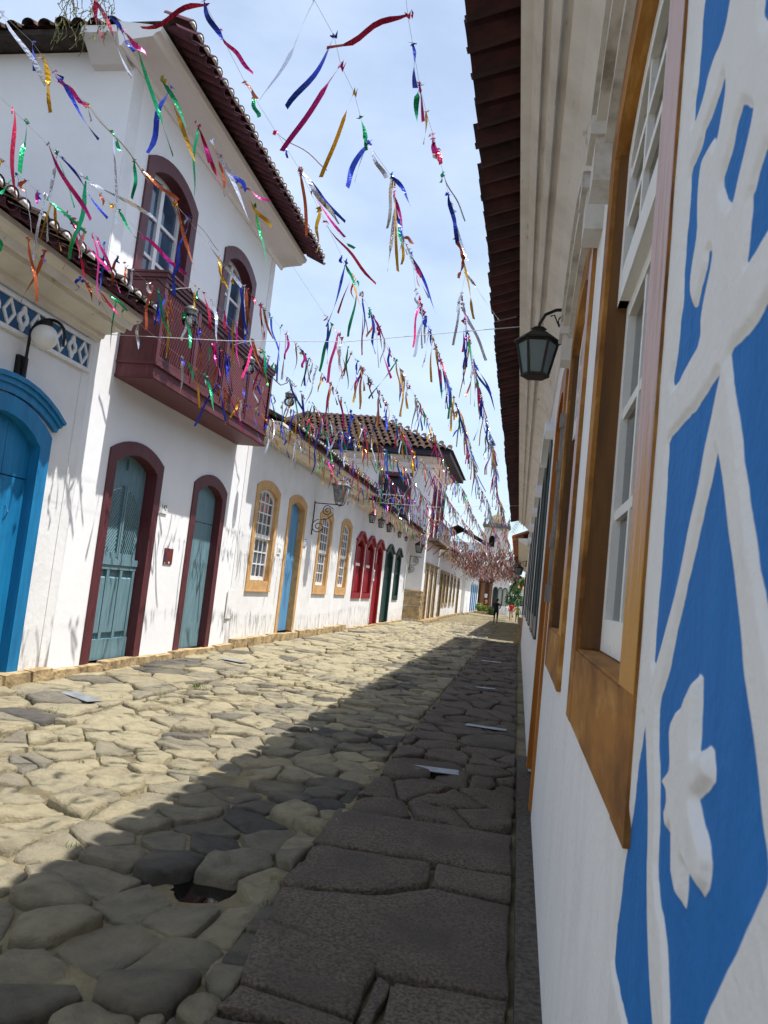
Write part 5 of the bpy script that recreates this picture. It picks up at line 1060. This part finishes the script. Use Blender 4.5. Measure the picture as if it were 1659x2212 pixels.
def mural_mat():
    m = bpy.data.materials.new('mural_paint'); m.use_nodes = True; t = m.node_tree; n = t.nodes; l = t.links; b = n['Principled BSDF']
    at = n.new('ShaderNodeAttribute'); at.attribute_name = 'tone'; g_ = n.new('ShaderNodeNewGeometry')
    z0 = n.new('ShaderNodeTexNoise'); z0.inputs['Scale'].default_value = 28; z0.inputs['Detail'].default_value = 6; l.new(g_.outputs['Position'], z0.inputs['Vector'])
    ad = n.new('ShaderNodeMath'); ad.operation = 'MULTIPLY_ADD'; ad.inputs[1].default_value = .007; l.new(z0.outputs['Fac'], ad.inputs[0]); l.new(at.outputs['Fac'], ad.inputs[2])
    mr = n.new('ShaderNodeMapRange'); mr.inputs['From Min'].default_value = .0028; mr.inputs['From Max'].default_value = .0046; l.new(ad.outputs[0], mr.inputs['Value'])
    z = n.new('ShaderNodeTexNoise'); z.inputs['Scale'].default_value = 7; z.inputs['Detail'].default_value = 6; mpn = n.new('ShaderNodeMapping'); mpn.inputs['Scale'].default_value = (2, 2, .5); l.new(g_.outputs['Position'], mpn.inputs['Vector']); l.new(mpn.outputs['Vector'], z.inputs['Vector'])
    bx_ = n.new('ShaderNodeMix'); bx_.data_type = 'RGBA'; bx_.inputs['A'].default_value = lin(26, 102, 176); bx_.inputs['B'].default_value = lin(42, 124, 200); l.new(z.outputs['Fac'], bx_.inputs['Factor'])
    wx = n.new('ShaderNodeMix'); wx.data_type = 'RGBA'; wx.inputs['A'].default_value = (.80, .80, .80, 1); wx.inputs['B'].default_value = (.70, .72, .73, 1); l.new(z.outputs['Fac'], wx.inputs['Factor'])
    x = n.new('ShaderNodeMix'); x.data_type = 'RGBA'; l.new(mr.outputs['Result'], x.inputs['Factor']); l.new(bx_.outputs['Result'], x.inputs['A']); l.new(wx.outputs['Result'], x.inputs['B']); l.new(x.outputs['Result'], b.inputs['Base Color'])
    b.inputs['Roughness'].default_value = .7; b.inputs['Specular IOR Level'].default_value = .2; z2 = n.new('ShaderNodeTexNoise'); z2.inputs['Scale'].default_value = 45; z2.inputs['Detail'].default_value = 5; l.new(g_.outputs['Position'], z2.inputs['Vector'])
    bp = n.new('ShaderNodeBump'); bp.inputs['Strength'].default_value = .4; bp.inputs['Distance'].default_value = .01; l.new(z2.outputs['Fac'], bp.inputs['Height']); l.new(bp.outputs['Normal'], b.inputs['Normal'])
    return m
part('relief_mural', mm, mural_mat(), r1, True, 'blue wall panel with raised white stems and a white relief flower')

# ------------------------------------------------------------------ street lamps and lanterns
def scroll_bracket(root, P, out, up, ln, iron, r=.012):
    """wall bracket: stem on the wall, arm, two scrolls. P = stem top on the wall"""
    P, out, up = Vector(P), Vector(out), Vector(up); b = MB()
    b.tube([P+up*.05, P-up*.9], r, 6); b.tube([P, P+out*ln], r, 6); part('bracket', b, iron, root)
    s = MB(); c = P+out*ln*.52-up*.19; s.tube(spiral(c, out, up, .15, .03, 1.6, math.pi*.5), r*.8, 5)
    c = P+out*ln*.22-up*.66; s.tube(spiral(c, out, up, .2, .03, 1.7, math.pi*.5), r*.8, 5)
    s.tube([P+out*ln*.30-up*.46, P+out*ln*.55-up*.42, P+out*ln*.75-up*.3, P+out*ln*.72-up*.12, P+out*ln*.52-up*.04], r*.8, 5); part('scrollwork', s, iron, root)
lp = thing('street_lamp', (XL, 20.6, 3.0), 'large iron lantern on scrolled wall bracket over the ochre windows', 'street lamp')
scroll_bracket(lp, (XL+.02, 20.6, 3.74), (1, 0, 0), (0, 0, 1), .74, IRON, .015); lantern_body(lp, (XL+.73, 20.6, 3.84), .27, .66, IRON_W, GLASS_L)
b = MB()
for k in range(4):
    a = math.pi/4+k*math.pi/2; b.tube([(XL+.73+.17*math.cos(a), 20.6+.17*math.sin(a), 3.84), (XL+.73+.13*math.cos(a), 20.6+.13*math.sin(a), 3.76), (XL+.73, 20.6, 3.70)], .012, 5)
part('cradle', b, IRON, lp)
lp = thing('street_lamp', (-5.75, 39.42, 2.5), 'iron lantern on scrolled bracket at the stone corner of the tall house', 'street lamp')
scroll_bracket(lp, (-5.72, 39.46, 3.35), (1, -.1, 0), (0, 0, 1), .6, IRON, .016); lantern_body(lp, (-5.25, 39.0, 3.55), .26, .62, IRON, GLASS_L)
b = MB(); b.tube([(-5.7, 39.48, 4.3), (-5.6, 39.2, 4.45), (-5.25, 39.0, 4.3), (-5.25, 39.0, 4.15)], .016, 5); b.tube([(-5.25, 39.0, 3.55), (-5.0, 39.3, 4.0), (-4.8, 39.6, 4.3)], .014, 5); part('stay', b, IRON, lp)
lab = ('first from the ochre house', 'second in the row', 'third, with a curled hook', 'fourth and small', 'fifth and smallest')
for i, (y, h_) in enumerate(((26.25, .42), (28.05, .42), (29.9, .42), (32.6, .3), (34.6, .26))):
    lp = thing('hanging_lantern', (-5.3, y, 3.78), 'black lantern under the eave of the red-framed house, '+lab[i], 'lantern', 'lanterns hanging under the eave'); lantern_body(lp, (-5.3, y, 3.8), .13*h_/.42, h_, IRON, GLASS_L, 6)
    b = MB(); b.tube([(-5.3, y, 3.8+h_), (-5.3, y, 4.4)], .012, 5); b.tube([(-5.3, y-.1, 4.38), (-5.3, y+.1, 4.38)], .012, 5)
    if i == 2: b.tube([(-5.3, y, 3.95), (-5.2, y+.2, 4.1), (-5.15, y+.32, 4.0), (-5.15, y+.34, 3.85)], .018, 5)
    part('hook', b, IRON, lp)
lp = thing('wall_lamp', (XL, 7.66, 3.6), 'black gooseneck wall lamp with white opal globe above the blue door', 'wall lamp')
b = MB(); b.box((XL, 7.58, 3.54), (XL+.05, 7.74, 3.78)); part('back_plate', b, IRON, lp)
pts = [(XL+.06, 7.66, 3.55), (XL+.075, 7.66, 3.7), (XL+.08, 7.66, 4.02)]+[(XL+.30-.22*math.cos(R(t)), 7.66, 4.03+.2*math.sin(R(t))) for t in range(15, 181, 15)]+[(XL+.52, 7.66, 3.92)]
b = MB(); b.tube(pts, .018, 7); part('gooseneck', b, IRON, lp)
b = MB(); b.lathe([(.06, .2), (.075, .17), (.08, .1), (.075, .09)], (XL+.27, 7.66, 4.02), 12); part('holder', b, IRON, lp)
b = MB(); b.lathe([(.145*math.sin(R(t)), -.145*math.cos(R(t))) for t in range(2, 180, 11)], (XL+.27, 7.66, 4.02), 18); part('globe', b, OPAL, lp, True)
for i, (y, z_) in enumerate(((9.98, 5.10), (12.42, 5.14), (14.83, 5.18))):
    x = -5.0; lp = thing('balcony_lamp', (x, y, z_), ('clear glass bulb lamp on curled iron hook at near end of maroon balcony', 'clear glass bulb lamp on curled hook midway along maroon balcony', 'clear glass bulb lamp at far end of maroon balcony')[i], 'lamp', 'glass lamps along the balcony')
    b = MB(); y0 = y-.62 if i < 2 else y-.4; b.tube([(XL+.6, y0, z_+.36), (XL+.63, y0+.12, z_+.33), (XL+.68, y0+.25, z_+.30), (XL+.75, y0+.42, z_+.40), (x-.02, y-.08, z_+.46), (x, y, z_+.38)], .011, 5); part('hook', b, IRON, lp)
    b = MB(); b.tube([(x, y, z_+.39), (x, y, z_+.22)], .006, 4); part('chain', b, IRON, lp)
    b = MB(); b.lathe([(.02, .23), (.05, .22), (.06, .2), (.1, .18), (.105, .15), (.085, .13), (.1, .1), (.09, .085)], (x, y, z_), 12); part('cap', b, IRON_W, lp, True)
    b = MB(); b.lathe([(.112*math.sin(R(t)), -.1*math.cos(R(t))) for t in range(2, 150, 11)], (x, y, z_), 16); part('globe', b, CLEAR, lp, True)
    b = MB(); b.lathe([(.01, -.05), (.035, -.03), (.038, 0), (.02, .05), (.02, .1)], (x, y, z_), 8); part('bulb', b, WHITE_P, lp, True)
def right_lantern(y, z_, s, label):
    lp = thing('wall_lantern', (XR, y, z_), label, 'wall lantern', 'lanterns on the right wall'); x = XR-.25*s
    lantern_body(lp, (x, y, z_), .155*s, .42*s, mat('bronze_iron', lin(40, 36, 32), .5, metal=.3), mat('smoked_glass', lin(96, 112, 114), .25, spec=.5), 6)
    b = MB(); b.box((XR-.03, y-.03, z_+.34*s), (XR+.02, y+.03, z_+.6*s)); b.tube([(XR, y, z_+.55*s), (x+.12*s, y, z_+.54*s), (x+.04*s, y, z_+.50*s), (x, y, z_+.42*s), (x, y, z_+.36*s)], .013*s, 6); part('bracket', b, IRON, lp)
    b = MB(); b.tube(spiral((XR-.06*s, y, z_+.45*s), (1, 0, 0), (0, 0, 1), .05*s, .045*s, 1, 0, 18), .006*s, 5); b.tube([(XR-.02*s, y, z_+.38*s), (XR-.1*s, y, z_+.41*s), (XR-.14*s, y, z_+.50*s), (XR-.17*s, y, z_+.49*s)], .006*s, 5); part('scroll', b, IRON, lp)
right_lantern(5.9, 3.35, 1, 'dark hexagonal lantern on the near right wall above the ochre window')
right_lantern(40.5, 3.0, 1.3, 'small far lantern on the right wall past the alley')
# cables across the street
for nm, pts, lb in (('cable', [(XL, 9.14, 4.57), (-4, 9.1, 4.55), (-2.4, 9.0, 4.58), (-.27, 8.75, 4.78)], 'thin pale cable crossing the street from blue door house'), ('cable', [(XL+.5, 26, 4.5), (-3, 25.8, 4.5), (-.27, 25.5, 4.75)], 'thin far cable crossing the street above the red door')):
    b = MB(); b.tube(pts, .005, 5); solo(nm, b, mat('pale_cable', lin(200, 200, 205), .5), lb, 'cable', 'cables across the street')

# ------------------------------------------------------------------ foil streamers tied along strings
def ribbon_mesh(k):
    r_ = random.Random(100+k); n = 11; tw = r_.uniform(-2.6, 2.6); tw0 = r_.uniform(0, 6.28); cu = r_.uniform(.02, .10); ph = r_.uniform(0, 6.28); fq = r_.uniform(.5, 1.6); kink = r_.randint(3, 8)
    mb = MB(); vs = []
    for i in range(n):
        t = i/(n-1); a = tw0+tw*t+(.9 if i >= kink and k % 3 == 0 else 0); w_ = .5*(.35+.65*min(1, t*5))*(1 if t < .9 else 1-.25*(k % 2))
        ox = cu*math.sin(ph+6.28*fq*t)-cu*math.sin(ph); oy = cu*.7*math.cos(ph+5*fq*t)-cu*.7*math.cos(ph)
        vs += [(ox*6+w_*math.cos(a), oy*6+w_*math.sin(a), -t), (ox*6-w_*math.cos(a), oy*6-w_*math.sin(a), -t+(.02 if i == n-1 else 0))]
    mb.add(vs, [(2*i, 2*i+1, 2*i+3, 2*i+2) for i in range(n-1)])
    kn = [(r_.uniform(-.9, .9), r_.uniform(-.9, .9), r_.uniform(-.05, .08)) for _ in range(9)]; mb.add(kn, [(0, 1, 2), (2, 3, 4), (4, 5, 6), (6, 7, 8)])
    return mb.mesh('ribbon', FOIL['s'], smooth=False)
RIB = [ribbon_mesh(k) for k in range(26)]
SX = [-.93, -1.45, -2.17, -2.82, -3.62, -4.29, -4.93, -4.97]; SZ = [5.05]*6+[5.05, 4.55]
names = ['nearest the right-hand eave', 'second from the right-hand eave', 'third from the right-hand eave', 'along the right of street centre', 'along the left of street centre', 'third from the left-hand eaves', 'second from the left-hand eaves', 'lowest, just below the left-hand eaves']
cols = 'bbbbbmmssssssooogggrcccp'
random.seed(77)
near_by = {i: [] for i in range(8)}
for i, a, b, c in NEAR:
    j = 7 if i == 7 and a[2] < 4.8 and a[0] < -4.2 else min(range(7), key=lambda k: abs(SX[k]-a[0])); near_by[j].append((a, b, c))
for j in range(8):
    x0, z0 = SX[j], SZ[j]; y_end = 62 if j < 7 else 40
    gl = thing('streamer_garland', (x0, 3, z0), 'string of foil streamers running along the street, '+names[j], 'garland', 'foil streamer garlands over the street')
    pth = lambda y: Vector((x0+.05*math.sin(y*.45+j)+(.6-.02*j)*0, y, z0+.05*math.sin(y*.7+j*1.3)-.012*max(0, y-20)*(0 if j < 4 else .4)))
    y_gen = (8.4 if j < 7 else 8.8)-.3*(j % 3)
    if j == 6: y_gen = 5.2
    fix = sorted([Vector(a) for a, e, c in near_by[j] if abs(a[0]-x0) < .14 and a[1] < y_gen], key=lambda v: v.y)
    fx = []
    for v in fix:
        if not fx or v.y-fx[-1].y > .25: fx.append(v)
    y1_ = max([v.y for v in fx]+[2.5])
    spts = ([pth(2.5)] if not fx or fx[0].y > 2.9 else [])+fx+[p_ for p_ in (pth(2.5+.75*i) for i in range(int((y_end-2.5)/.75)+1)) if p_.y > y1_+.5]
    def on_string(y):
        for p_, q_ in zip(spts, spts[1:]):
            if p_.y <= y <= q_.y: return p_.lerp(q_, (y-p_.y)/(q_.y-p_.y))
        return pth(y)
    b = MB(); b.tube(spts, .0014, 3); part('string', b, mat('nylon', lin(220, 220, 225), .4), gl)
    used = []
    for a, e, c in near_by[j]:
        A = on_string(a[1]); d = Vector(e)-Vector(a); ln = d.length; q = (-d).to_track_quat('Z', 'X'); w_ = random.uniform(.027, .042)
        o = inst('ribbon', random.choice(RIB), gl, A, (0, 0, 0), (w_, w_, ln*1.04), FOIL[c]); o.rotation_mode = 'QUATERNION'; o.rotation_quaternion = q; used.append(a[1])
    y = (8.4 if j < 7 else 8.8)-.3*(j % 3); farm = MB(); fcol = []
    if j == 6: y = 5.2
    y_dense = y; y = 4.0 if j > 2 else 5.2
    while y < y_end:
        step = random.expovariate(1/.14)+.045 if y < 20 else random.expovariate(1/.16)+.05
        if y < y_dense: step = random.expovariate(1/.38)+.12
        y += step; p = on_string(y)
        for _ in range(1 if random.random() < .75 else 2):
            ln = random.uniform(.24, .78) if random.random() < .6 else random.uniform(.06, .16); c = random.choice(cols)
            wx, wy = random.gauss(.10, .22), random.gauss(.18, .30); d = Vector((wx, wy, -1)).normalized()
            if y < 21:
                o = inst('ribbon', random.choice(RIB), gl, p, (0, 0, 0), (.034*random.uniform(.6, 1.3), .034*random.uniform(.6, 1.3), ln), FOIL[c]); o.rotation_mode = 'QUATERNION'
                o.rotation_quaternion = (-d).to_track_quat('Z', 'X') @ Matrix.Rotation(random.uniform(0, 6.28), 3, 'Z').to_quaternion()
            else:
                a = random.uniform(0, 6.28); u = Vector((math.cos(a), math.sin(a), 0))*.017; v = Vector((-math.sin(a), math.cos(a), 0))*.017; m_ = p+d*ln*.55+Vector((random.uniform(-.04, .04), random.uniform(-.04, .04), 0)); e = p+d*ln
                farm.add([p+u, p-u, m_-v, m_+v, e-u, e+u], [(0, 1, 2, 3), (3, 2, 4, 5)], list(FOIL).index(c))
    part('ribbons', farm, list(FOIL.values()), gl, False, None, 'stuff')
# the far end, where the crossing strings close up into one mass
fm = MB(); random.seed(78)
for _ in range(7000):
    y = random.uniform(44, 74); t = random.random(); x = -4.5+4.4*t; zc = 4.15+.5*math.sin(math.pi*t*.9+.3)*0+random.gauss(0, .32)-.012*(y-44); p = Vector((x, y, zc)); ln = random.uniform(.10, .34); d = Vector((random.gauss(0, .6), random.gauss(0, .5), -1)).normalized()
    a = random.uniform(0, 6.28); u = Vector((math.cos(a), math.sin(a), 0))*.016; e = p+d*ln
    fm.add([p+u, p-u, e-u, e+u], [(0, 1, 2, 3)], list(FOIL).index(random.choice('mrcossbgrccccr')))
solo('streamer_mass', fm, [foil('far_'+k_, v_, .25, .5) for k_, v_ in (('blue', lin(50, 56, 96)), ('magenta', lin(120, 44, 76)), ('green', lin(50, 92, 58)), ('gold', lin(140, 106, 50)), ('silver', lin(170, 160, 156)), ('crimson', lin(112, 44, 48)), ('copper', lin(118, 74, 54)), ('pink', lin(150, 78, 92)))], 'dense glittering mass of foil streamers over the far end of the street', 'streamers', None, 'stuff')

# ------------------------------------------------------------------ plants
def leaf_cloud(mb, blobs, n, size, squash=1):
    for _ in range(n):
        c, r = random.choice(blobs); d = Vector((random.gauss(0, 1), random.gauss(0, 1), random.gauss(0, 1))).normalized(); p = Vector(c)+Vector((d.x*r[0], d.y*r[1], d.z*r[2]))*random.uniform(.55, 1.03)
        a = Vector((random.gauss(0, 1), random.gauss(0, 1), random.gauss(0, .6))).normalized(); b_ = a.cross(Vector((random.gauss(0, 1), random.gauss(0, 1), random.gauss(0, 1)))).normalized(); s = size*random.uniform(.6, 1.3)
        mb.add([p-a*s, p+b_*s*.45, p+a*s, p-b_*s*.45], [(0, 1, 2, 3)])
LEAF = mat('leaf_green', lin(70, 108, 48), .55, col2=lin(44, 78, 34), scale=3, spec=.4); LEAF_L = mat('leaf_light', lin(128, 148, 58), .6, col2=lin(88, 120, 44), scale=4)
random.seed(81)
tr = thing('tree', (-.55, 80, 0), 'rounded leafy green tree at the far end of the street', 'tree')
b = MB(); b.tube([(-.5, 80, -.1), (-.55, 80, 1.0), (-.45, 80, 2.0), (-.5, 80.2, 2.8)], .12, 8, 0, .5); b.tube([(-.5, 80, 1.2), (-.9, 79.8, 2.2), (-1.0, 79.8, 2.8)], .06, 6, 0, .5); b.tube([(-.48, 80, 1.5), (-.1, 80.2, 2.4)], .05, 6, 0, .5); part('trunk', b, mat('bark', lin(84, 70, 56), .9, bump=.5), tr)
b = MB(); leaf_cloud(b, [((-.5, 80, 2.3), (.7, .7, .8)), ((-.95, 80, 1.7), (.45, .5, .6)), ((-.1, 80, 1.8), (.5, .5, .7)), ((-.5, 79.8, 1.4), (.6, .6, .5)), ((-.6, 80, 2.9), (.5, .5, .4)), ((-.2, 80, 2.7), (.4, .4, .35))], 3600, .085); part('crown', b, LEAF, tr)
for i, (x, y, lb, m, hh) in enumerate(((-4.05, 83, 'yellow green leafy plant beside the far blue doors', LEAF_L, 1.0), (-3.4, 82.5, 'light green bushy plant in front of the brick shop', LEAF_L, .8), (-2.75, 81.5, 'dark potted shrub beside the far white house', LEAF, .75))):
    t_ = thing('shrub', (x, y, 0), lb, 'shrub', 'plants at the street end'); b = MB()
    for k in range(9): a = k*.7; b.tube([(x, y, -.08), (x+.15*math.cos(a), y+.15*math.sin(a), hh*.5), (x+.35*math.cos(a), y+.3*math.sin(a), hh*.95)], .012, 4)
    part('stem', b, mat('bark', lin(84, 70, 56), .9), t_); b = MB(); leaf_cloud(b, [((x, y, hh*.55), (.42, .4, hh*.5)), ((x+.15, y, hh*.3), (.35, .35, .3)), ((x-.15, y, hh*.75), (.25, .3, .3))], 520, .09); part('foliage', b, m, t_)
    if i == 2: b = MB(); b.lathe([(.2, -.1), (.26, .28), (.28, .3), (.24, .3)], (x, y, 0), 14); part('pot', b, TILE_R, t_)
rim = thing('planter_edge', (-3.6, 81.9, 0), 'low stone edging of the planted bed by the far shop', 'edging'); random.seed(82)
for k in range(5): b = MB(); rough_block(b, (-4.3+k*.42, 81.8, .05), (.4, .3, .24), k+.5, .03); part('edge_stone', b, STONE_Q, rim)
def palm(root, top, n, ln, m):
    for k in range(n):
        az = 2*math.pi*k/n+random.uniform(-.2, .2); el = random.uniform(-.1, 1.0); d = Vector((math.cos(az), math.sin(az), 0)); L_ = ln*random.uniform(.8, 1.1); pts = [Vector(top)+d*L_*t*(math.cos(el)*.6+.4)+Vector((0, 0, L_*(math.sin(el)*t-.95*t*t))) for t in [i/9 for i in range(10)]]
        mb = MB(); mb.tube(pts, .03, 4, 0, .3); side = d.cross(Vector((0, 0, 1)))
        for i in range(1, 10):
            for sgn_ in (-1, 1):
                for f in (0, .5):
                    p = pts[i-1].lerp(pts[i], f); e = p+side*sgn_*L_*.27*(1-.4*abs(i-4)/6)+d*.12*L_*.6-Vector((0, 0, L_*.14)); mb.add([p-d*.03, p+d*.035, e], [(0, 1, 2)])
        part('frond', mb, m, root)
random.seed(83)
pt = thing('palm_tree', (1.6, 72, 0), 'tall palm tree rising behind the right-hand roofs', 'palm tree'); b = MB(); b.tube([(1.6, 72, -.2), (1.3, 72, 4), (.8, 72, 7.5), (.4, 72, 9.9)], .22, 9, 0, .6); part('trunk', b, mat('palm_bark', lin(120, 108, 92), .9, bump=.5), pt); palm(pt, (.4, 72, 9.9), 15, 2.6, mat('palm_leaf', lin(58, 84, 52), .5, col2=lin(40, 62, 40), scale=4))
pt = thing('palm_tree', (1.5, 58, 0), 'lower palm just above the far right eave', 'palm tree'); b = MB(); b.tube([(1.7, 63, -.2), (1.4, 63, 3), (1.0, 63, 6.7)], .2, 9, 0, .6); part('trunk', b, MATS['palm_bark'], pt); palm(pt, (1.0, 63, 6.7), 13, 1.9, MATS['palm_leaf'])
random.seed(84)
tr = thing('tree', (1.2, 66, 0), 'dark banana-like tree leaning out under the streamers on the right', 'tree'); b = MB(); b.tube([(.9, 66, -.1), (.6, 66, 2.2), (.2, 66, 3.6)], .12, 7, 0, .6); part('trunk', b, MATS['bark'], tr)
b = MB()
for k in range(14):
    az = random.uniform(1.6, 4.9); L_ = random.uniform(1.0, 1.9); el = random.uniform(-.2, .9); c = Vector((.2, 66, 3.5)); d = Vector((math.cos(az), .4*math.sin(az), 0)); sd_ = Vector((0, 0, 1)).cross(d).normalized(); vs = []
    for i in range(7): t = i/6; p = c+d*L_*t+Vector((0, 0, L_*(math.sin(el)*t-.7*t*t))); w_ = .26*math.sin(math.pi*min(1, t*.9+.08)); vs += [p+sd_*w_+Vector((0, 0, w_*.4)), p, p-sd_*w_+Vector((0, 0, w_*.4))]
    b.add(vs, [(3*i+q, 3*i+q+1, 3*i+q+4, 3*i+q+3) for i in range(6) for q in (0, 1)])
part('crown', b, LEAF, tr)

# ------------------------------------------------------------------ people walking away
def person(loc, rz, joints, edges, zones, label, group='people walking'):
    me = bpy.data.meshes.new('sk'); me.from_pydata([j[:3] for j in joints], edges, []); o = bpy.data.objects.new('sk', me); COL.objects.link(o)
    sk = o.modifiers.new('s', 'SKIN'); sk.use_smooth_shade = True
    for i, j in enumerate(joints): me.skin_vertices[0].data[i].radius = j[3] if isinstance(j[3], tuple) else (j[3], j[3])
    me.skin_vertices[0].data[0].use_root = True; ss = o.modifiers.new('u', 'SUBSURF'); ss.levels = 2; ss.render_levels = 2
    bpy.context.view_layer.update(); m2 = bpy.data.meshes.new_from_object(o.evaluated_get(bpy.context.evaluated_depsgraph_get())); bpy.data.objects.remove(o)
    m2.name = 'person'; m2.materials.clear(); ms = []
    for z_ in zones:
        if z_[1] not in ms: ms.append(z_[1]); m2.materials.append(z_[1])
    for p in m2.polygons:
        p.use_smooth = True
        for f, m in zones:
            if f(p.center): p.material_index = ms.index(m); break
    b = link(bpy.data.objects.new('person', m2)); b.location = loc; b.rotation_euler = (0, 0, rz); ORG[b.name] = Vector(loc); return tag(b, label, 'person', group)
def walker(stride, arm_l, arm_r, h=1.62, w=1.0):
    k = h/1.72
    J = [(0, 0, .94, (.15*w, .11*w)), (0, 0, 1.12, (.15*w, .105*w)), (0, .01, 1.32, (.175*w, .11*w)), (0, .01, 1.44, (.1, .085)), (0, .02, 1.53, .052), (0, .03, 1.60, (.075, .085)), (0, .03, 1.69, (.07, .08)),
         (-.19*w, 0, 1.40, .058), arm_l[0]+(.045,), arm_l[1]+(.034,), arm_l[2]+(.03,), (.19*w, 0, 1.40, .058), arm_r[0]+(.045,), arm_r[1]+(.034,), arm_r[2]+(.03,),
         (-.095*w, 0, .86, .095), (-.1, stride*.35, .48, .062), (-.1, -stride*.15, .09, .042), (-.1, -stride*.15+.14, .04, .036), (.095*w, 0, .86, .095), (.1, -stride*.15, .48, .062), (.1, -stride*.75, .12, .042), (.1, -stride*.75+.12, .045, .036)]
    J = [(a*k, b*k, c*k, (tuple(x*k for x in r) if isinstance(r, tuple) else r*k)) for a, b, c, r in J]
    E_ = [(0, 1), (1, 2), (2, 3), (3, 4), (4, 5), (5, 6), (2, 7), (7, 8), (8, 9), (9, 10), (2, 11), (11, 12), (12, 13), (13, 14), (0, 15), (15, 16), (16, 17), (17, 18), (0, 19), (19, 20), (20, 21), (21, 22)]
    return J, E_
SKIN_ = mat('skin_brown', lin(128, 88, 66), .6); CL = lambda n_, c: mat('cloth_'+n_, c, .9, bump=.2, bscale=60); HAIR = mat('hair_black', lin(26, 22, 20), .7)
def zones(h, shirt, shorts, knee=.42, sleeve=.17, skin=SKIN_, shoe=None):
    k = h/1.72
    return [(lambda c: c.z > 1.60*k or (c.z > 1.55*k and c.y < .03*k), HAIR), (lambda c: c.z > 1.47*k, skin), (lambda c: abs(c.x) > .235*k and c.z < 1.22*k and c.z > .6*k, skin), (lambda c: c.z > .92*k, shirt), (lambda c: c.z > knee*k, shorts), (lambda c: c.z > .09*k, skin), (lambda c: True, shoe or HAIR)]
J, E_ = walker(.25, ((-.25, .02, 1.16), (-.27, .08, .94), (-.27, .1, .84)), ((.26, .02, 1.16), (.24, .18, 1.08), (.2, .26, 1.12)), 1.62, 1.08)
p1 = person((-1.4, 52, .0), .1, J, E_, zones(1.62, CL('black', lin(34, 34, 38)), CL('dark', lin(20, 20, 24))), 'person in black shirt and dark shorts walking away up the street')
hat = MB(); hat.lathe([(.15, 0), (.155, .015), (.11, .03), (.105, .09), (.09, .115), (.02, .125)], (-1.4, 52.03, 1.54), 14); hh = part('hat', hat, CL('black', lin(34, 34, 38)), p1, True)
hh.rotation_euler = (0, 0, 0)
J, E_ = walker(.5, ((-.25, -.04, 1.16), (-.26, .0, .95), (-.26, .03, .85)), ((.25, .02, 1.16), (.30, -.06, .96), (.31, -.08, .86)), 1.46, 1.12)
person((-.52, 64, 0), -.1, J, E_, zones(1.46, CL('red', lin(206, 40, 44)), CL('pale_shorts', lin(200, 188, 186)), .5, .17, mat('skin_tan', lin(172, 118, 90), .6)), 'person in red shirt and pale shorts striding away, barefoot')
J, E_ = walker(.2, ((-.3, .02, 1.2), (-.42, .05, 1.02), (-.5, .08, .95)), ((.25, 0, 1.16), (.27, .02, .95), (.27, .03, .85)), 1.34, 1.0)
person((.0, 60, 0), .1, J, E_, zones(1.34, CL('yellow', lin(178, 182, 66)), CL('green', lin(90, 104, 50))), 'person in yellow green shirt half hidden by the right-hand house')
J, E_ = walker(.1, ((-.25, 0, 1.16), (-.26, .02, .95), (-.26, .03, .85)), ((.25, 0, 1.16), (.26, .02, .95), (.26, .03, .85)), 1.3, 1.1)
person((-1.0, 76, -.1), .3, J, E_, zones(1.3, CL('white', lin(220, 220, 222)), CL('white', lin(220, 220, 222)), .2), 'person in white clothes standing in front of the far tree')
